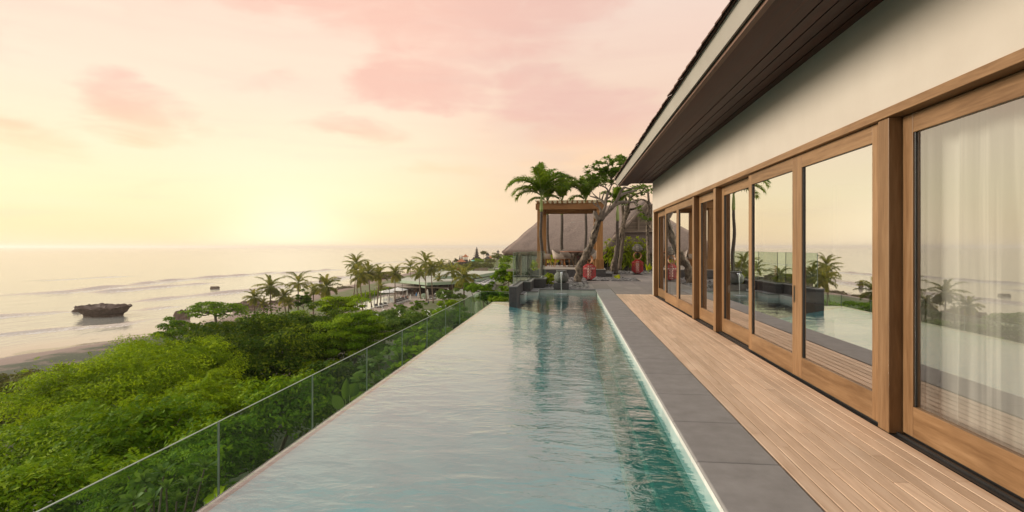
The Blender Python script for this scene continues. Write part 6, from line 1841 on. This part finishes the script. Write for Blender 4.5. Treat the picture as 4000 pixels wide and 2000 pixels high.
mb = MB(); P_ = [tuple(tpos(x, 560, DT)[:2] + np.array([0, y])) for x, y in ((880, 0), (1900, 0), (1900, 30), (880, 30))]
temple_gate('tall dark many-tiered temple tower, highest on the headland', 1520, 95, 520, 210)
temple_gate('left of the twin split gate towers in front of the orange pavilion', 1048, 325, 520, 80, 430)
temple_gate('right of the twin split gate towers in front of the orange pavilion', 1106, 320, 520, 80, 430)
temple_gate('dark temple tower at the seaward end of the wall', 742, 450, 640, 70, 420)
temple_gate('low dark temple tower between the wall end and the orange roofs', 850, 478, 640, 80, 425)
temple_gate('slim dark temple tower rising among the seaward palms', 575, 450, 640, 54, 400)
temple_gate('small stone lantern tower beside the tall many-tiered one', 1322, 430, 530, 70, 440)
temple_gate('little stone tower at the roof edge of the dark shrine', 1240, 450, 530, 60, 440)
def pavilion(label, x, ytop, yeave, ybase, w, m_, d=DT, curve=.35, walls=False):
    s_ = .13975 * d / FPX
    b_ = tpos(x, ybase, d); W0 = w * s_ / 2 * 1.3; he = (ybase - yeave) * s_; ht = (ybase - ytop) * s_
    t = thing('temple_pavilion', label, 'pavilion', b_, 'temple pavilions')
    mb = MB(); mb.lathe([(0, he - .1), (W0, he), (W0 * .97, he + .18), (W0 * .55, he + (ht - he) * .42), (W0 * .2, he + (ht - he) * .8), (.18, ht * .98), (0, ht)], 4, tuple(b_), rot=math.pi / 4); mb.build('roof', [m_], t)
    for sx in (-.5, 0, .5):
        for sy in (-.5, .5):
            mb = MB(); r_2 = W0 * .7; mb.box(b_[0] + sx * r_2 - .12, b_[0] + sx * r_2 + .12, b_[1] + sy * r_2 - .12, b_[1] + sy * r_2 + .12, b_[2] - 1, b_[2] + he); mb.build('post', [tem_m], t)
    mb = MB(); mb.box(b_[0] - W0 * .5, b_[0] + W0 * .5, b_[1] - W0 * .5, b_[1] + W0 * .5, b_[2] - 5, b_[2] + (he * .5 if walls else .3)); mb.build('plinth', [tem_m], t)
pavilion('open pavilion with small steep orange roof on slim posts', 1205, 305, 385, 470, 180, terracotta, 440)
pavilion('low pavilion with broad orange roof in front of the twin gate towers', 1090, 425, 520, 590, 250, terracotta, 420, walls=True)
pavilion('dark thatched shrine right of the many-tiered tower', 1820, 360, 450, 560, 260, black_thatch, 440, walls=True)
pavilion('two-tiered dark shrine roof above the dark thatched shrine', 1825, 250, 345, 470, 130, black_thatch, 470)
pavilion('orange tiled roof half hidden behind the right-hand trees', 1895, 345, 420, 520, 150, terracotta, 460, walls=True)
pavilion('small dark shrine roof alone above the ridge trees', 2115, 190, 250, 300, 90, black_thatch, 470)
pavilion('wide black shrine roof at the foot of the many-tiered tower', 1520, 340, 460, 560, 330, black_thatch, 455, walls=True)
pavilion('bright orange roof behind the club between palms', 1010, 640, 770, 900, 170, terracotta, 330, walls=True)
q = tpos(1428, 545, 400)
ts = thing('turquoise_parasol', 'turquoise parasol in front of the temple', 'parasol', q)
mb = MB(); mb.lathe([(2.0, 1.1), (1.4, 1.9), (0, 2.2)], 8, tuple(q)); mb.build('canopy', [pm("turquoise_canvas", (.12, .42, .38), (.16, .5, .45), 1, .8, 0)], ts)
mb = MB(); mb.tube([q, q + [0, 0, 2.1]], .05, 5); mb.build('pole', [dark_pole], ts)
# wooden screen fence and a white car on the lane
fen = thing('timber_screen', 'weathered vertical timber screen fence behind the club roofs', 'fence', PD(*Z7(1640, 800), 300))
mb = MB()
for i in range(46):
    x = 1452 + i * 8.4
    a = PD(*Z7(x, 690 + 5 * math.sin(i)), 300); mb.box(a[0] - .078, a[0] + .078, a[1] - .05 + .02 * (i % 3), a[1] + .05, a[2] - 3.5, a[2] + rng.normal(0, .06), tint=random.random())
mb.build('boards', [louvre_m], fen)
q = PD(*Z7(2090, 735), 280)
car = thing('parked_car', 'white car parked on the lane behind the club', 'car', q)
def CB(mb, *a, **k): return shift(mb, q).build(*a, **k)
mb = MB(); prof = [(-2.1, .35), (-2.1, .75), (-1.2, .9), (-.7, 1.42), (.9, 1.45), (1.5, .95), (2.1, .85), (2.1, .35)]
for s1 in (0,):
    P_ = np.array([[(x, y, z) for x, z in prof] for y in (-.85, .85)]); mb.grid(P_); k = len(prof)
    mb.add([(x, -.85, z) for x, z in prof], [tuple(range(k))]); mb.add([(x, .85, z) for x, z in prof], [tuple(range(k))[::-1]])
CB(mb, 'body', [white_m], car)
mb = MB(); mb.prism([(-1.05, -.87), (-.1, -.87), (-.1, -.852), (-1.05, -.852)], .95, 1.35); mb.prism([(.0, -.87), (.95, -.87), (.95, -.852), (.0, -.852)], .95, 1.35); CB(mb, 'window', [black_metal], car)
for x in (-1.35, 1.3):
    for y in (-.86, .74):
        mb = MB(); mb.tube([(x, y, .34), (x, y + .12, .34)], .34, 14); CB(mb, 'wheel', [black_metal], car)
# trees on the headland
GH = 'headland trees'
def htree(label, x, y, d, w_, h_, leaf=L_far, tr=(.1, .9), L=None):
    a, b_ = Z7(x, y)
    tree('headland_tree', label, 'tree', a, b_, d, w_ * .13975, h_ * .13975, leaf, L or max(.5, d * .0028), None, 5, group=GH, bot=-.6, tr=tr, k=30, clump=.34)
htree('long rounded green tree below the turquoise parasol', 1420, 640, 310, 560, 230)
htree('rounded green tree filling the slope left of the timber screen', 1210, 690, 300, 300, 200)
htree('green tree behind the timber screen', 1800, 640, 320, 440, 190)
htree('spreading light green tree above the timber screen', 1580, 490, 380, 260, 110, L_bright, (0, .5))
htree('airy pale tree beside the many-tiered tower', 1710, 275, 430, 190, 110, L_olive)
htree('green tree in front of the dark shrine', 1900, 500, 380, 300, 140)
htree('olive tree on the ridge under the small shrine', 2080, 380, 330, 330, 180)
htree('bright tree sloping down beside the thatched hall', 2330, 480, 180, 380, 200, L_bright, (0, .5))
htree('yellow-green tree on the ridge end at the hall eave', 2420, 370, 220, 340, 160, L_mid)
htree('feathery green tree right of the white car', 2280, 660, 130, 340, 220, L_mid)
htree('broad green tree behind the second club roof', 2400, 790, 110, 320, 160, L_mid)
htree('round tree between the wall towers and the orange roof', 945, 490, 420, 110, 110, L_olive)
htree('scrubby tree on the seaward wall', 480, 620, 330, 200, 220, L_olive)
htree('pale tree beyond the first club palms', 640, 690, 310, 260, 160, L_olive)
htree('low green tree by the wall of the orange roof', 860, 690, 330, 180, 120, L_olive)
htree('bright bush before the tip of the club roof', -60, 820, 205, 190, 190, L_bright, (0, .6))

# ================================================================= HAZE
mb = MB(); mb.box(-27000, 22000, -4000, 31000, -26, 30)
hz_m, K = newmat("warm_sea_haze")
pv = K.n('ShaderNodeVolumePrincipled')
pv.inputs['Color'].default_value = (1.0, .93, .82, 1)
pv.inputs['Density'].default_value = .00013
pv.inputs['Anisotropy'].default_value = .35
ho = K.n('ShaderNodeOutputMaterial'); K.nt.links.new(pv.outputs[0], ho.inputs['Volume'])
tag(mb.build('haze', [hz_m]), kind='stuff')
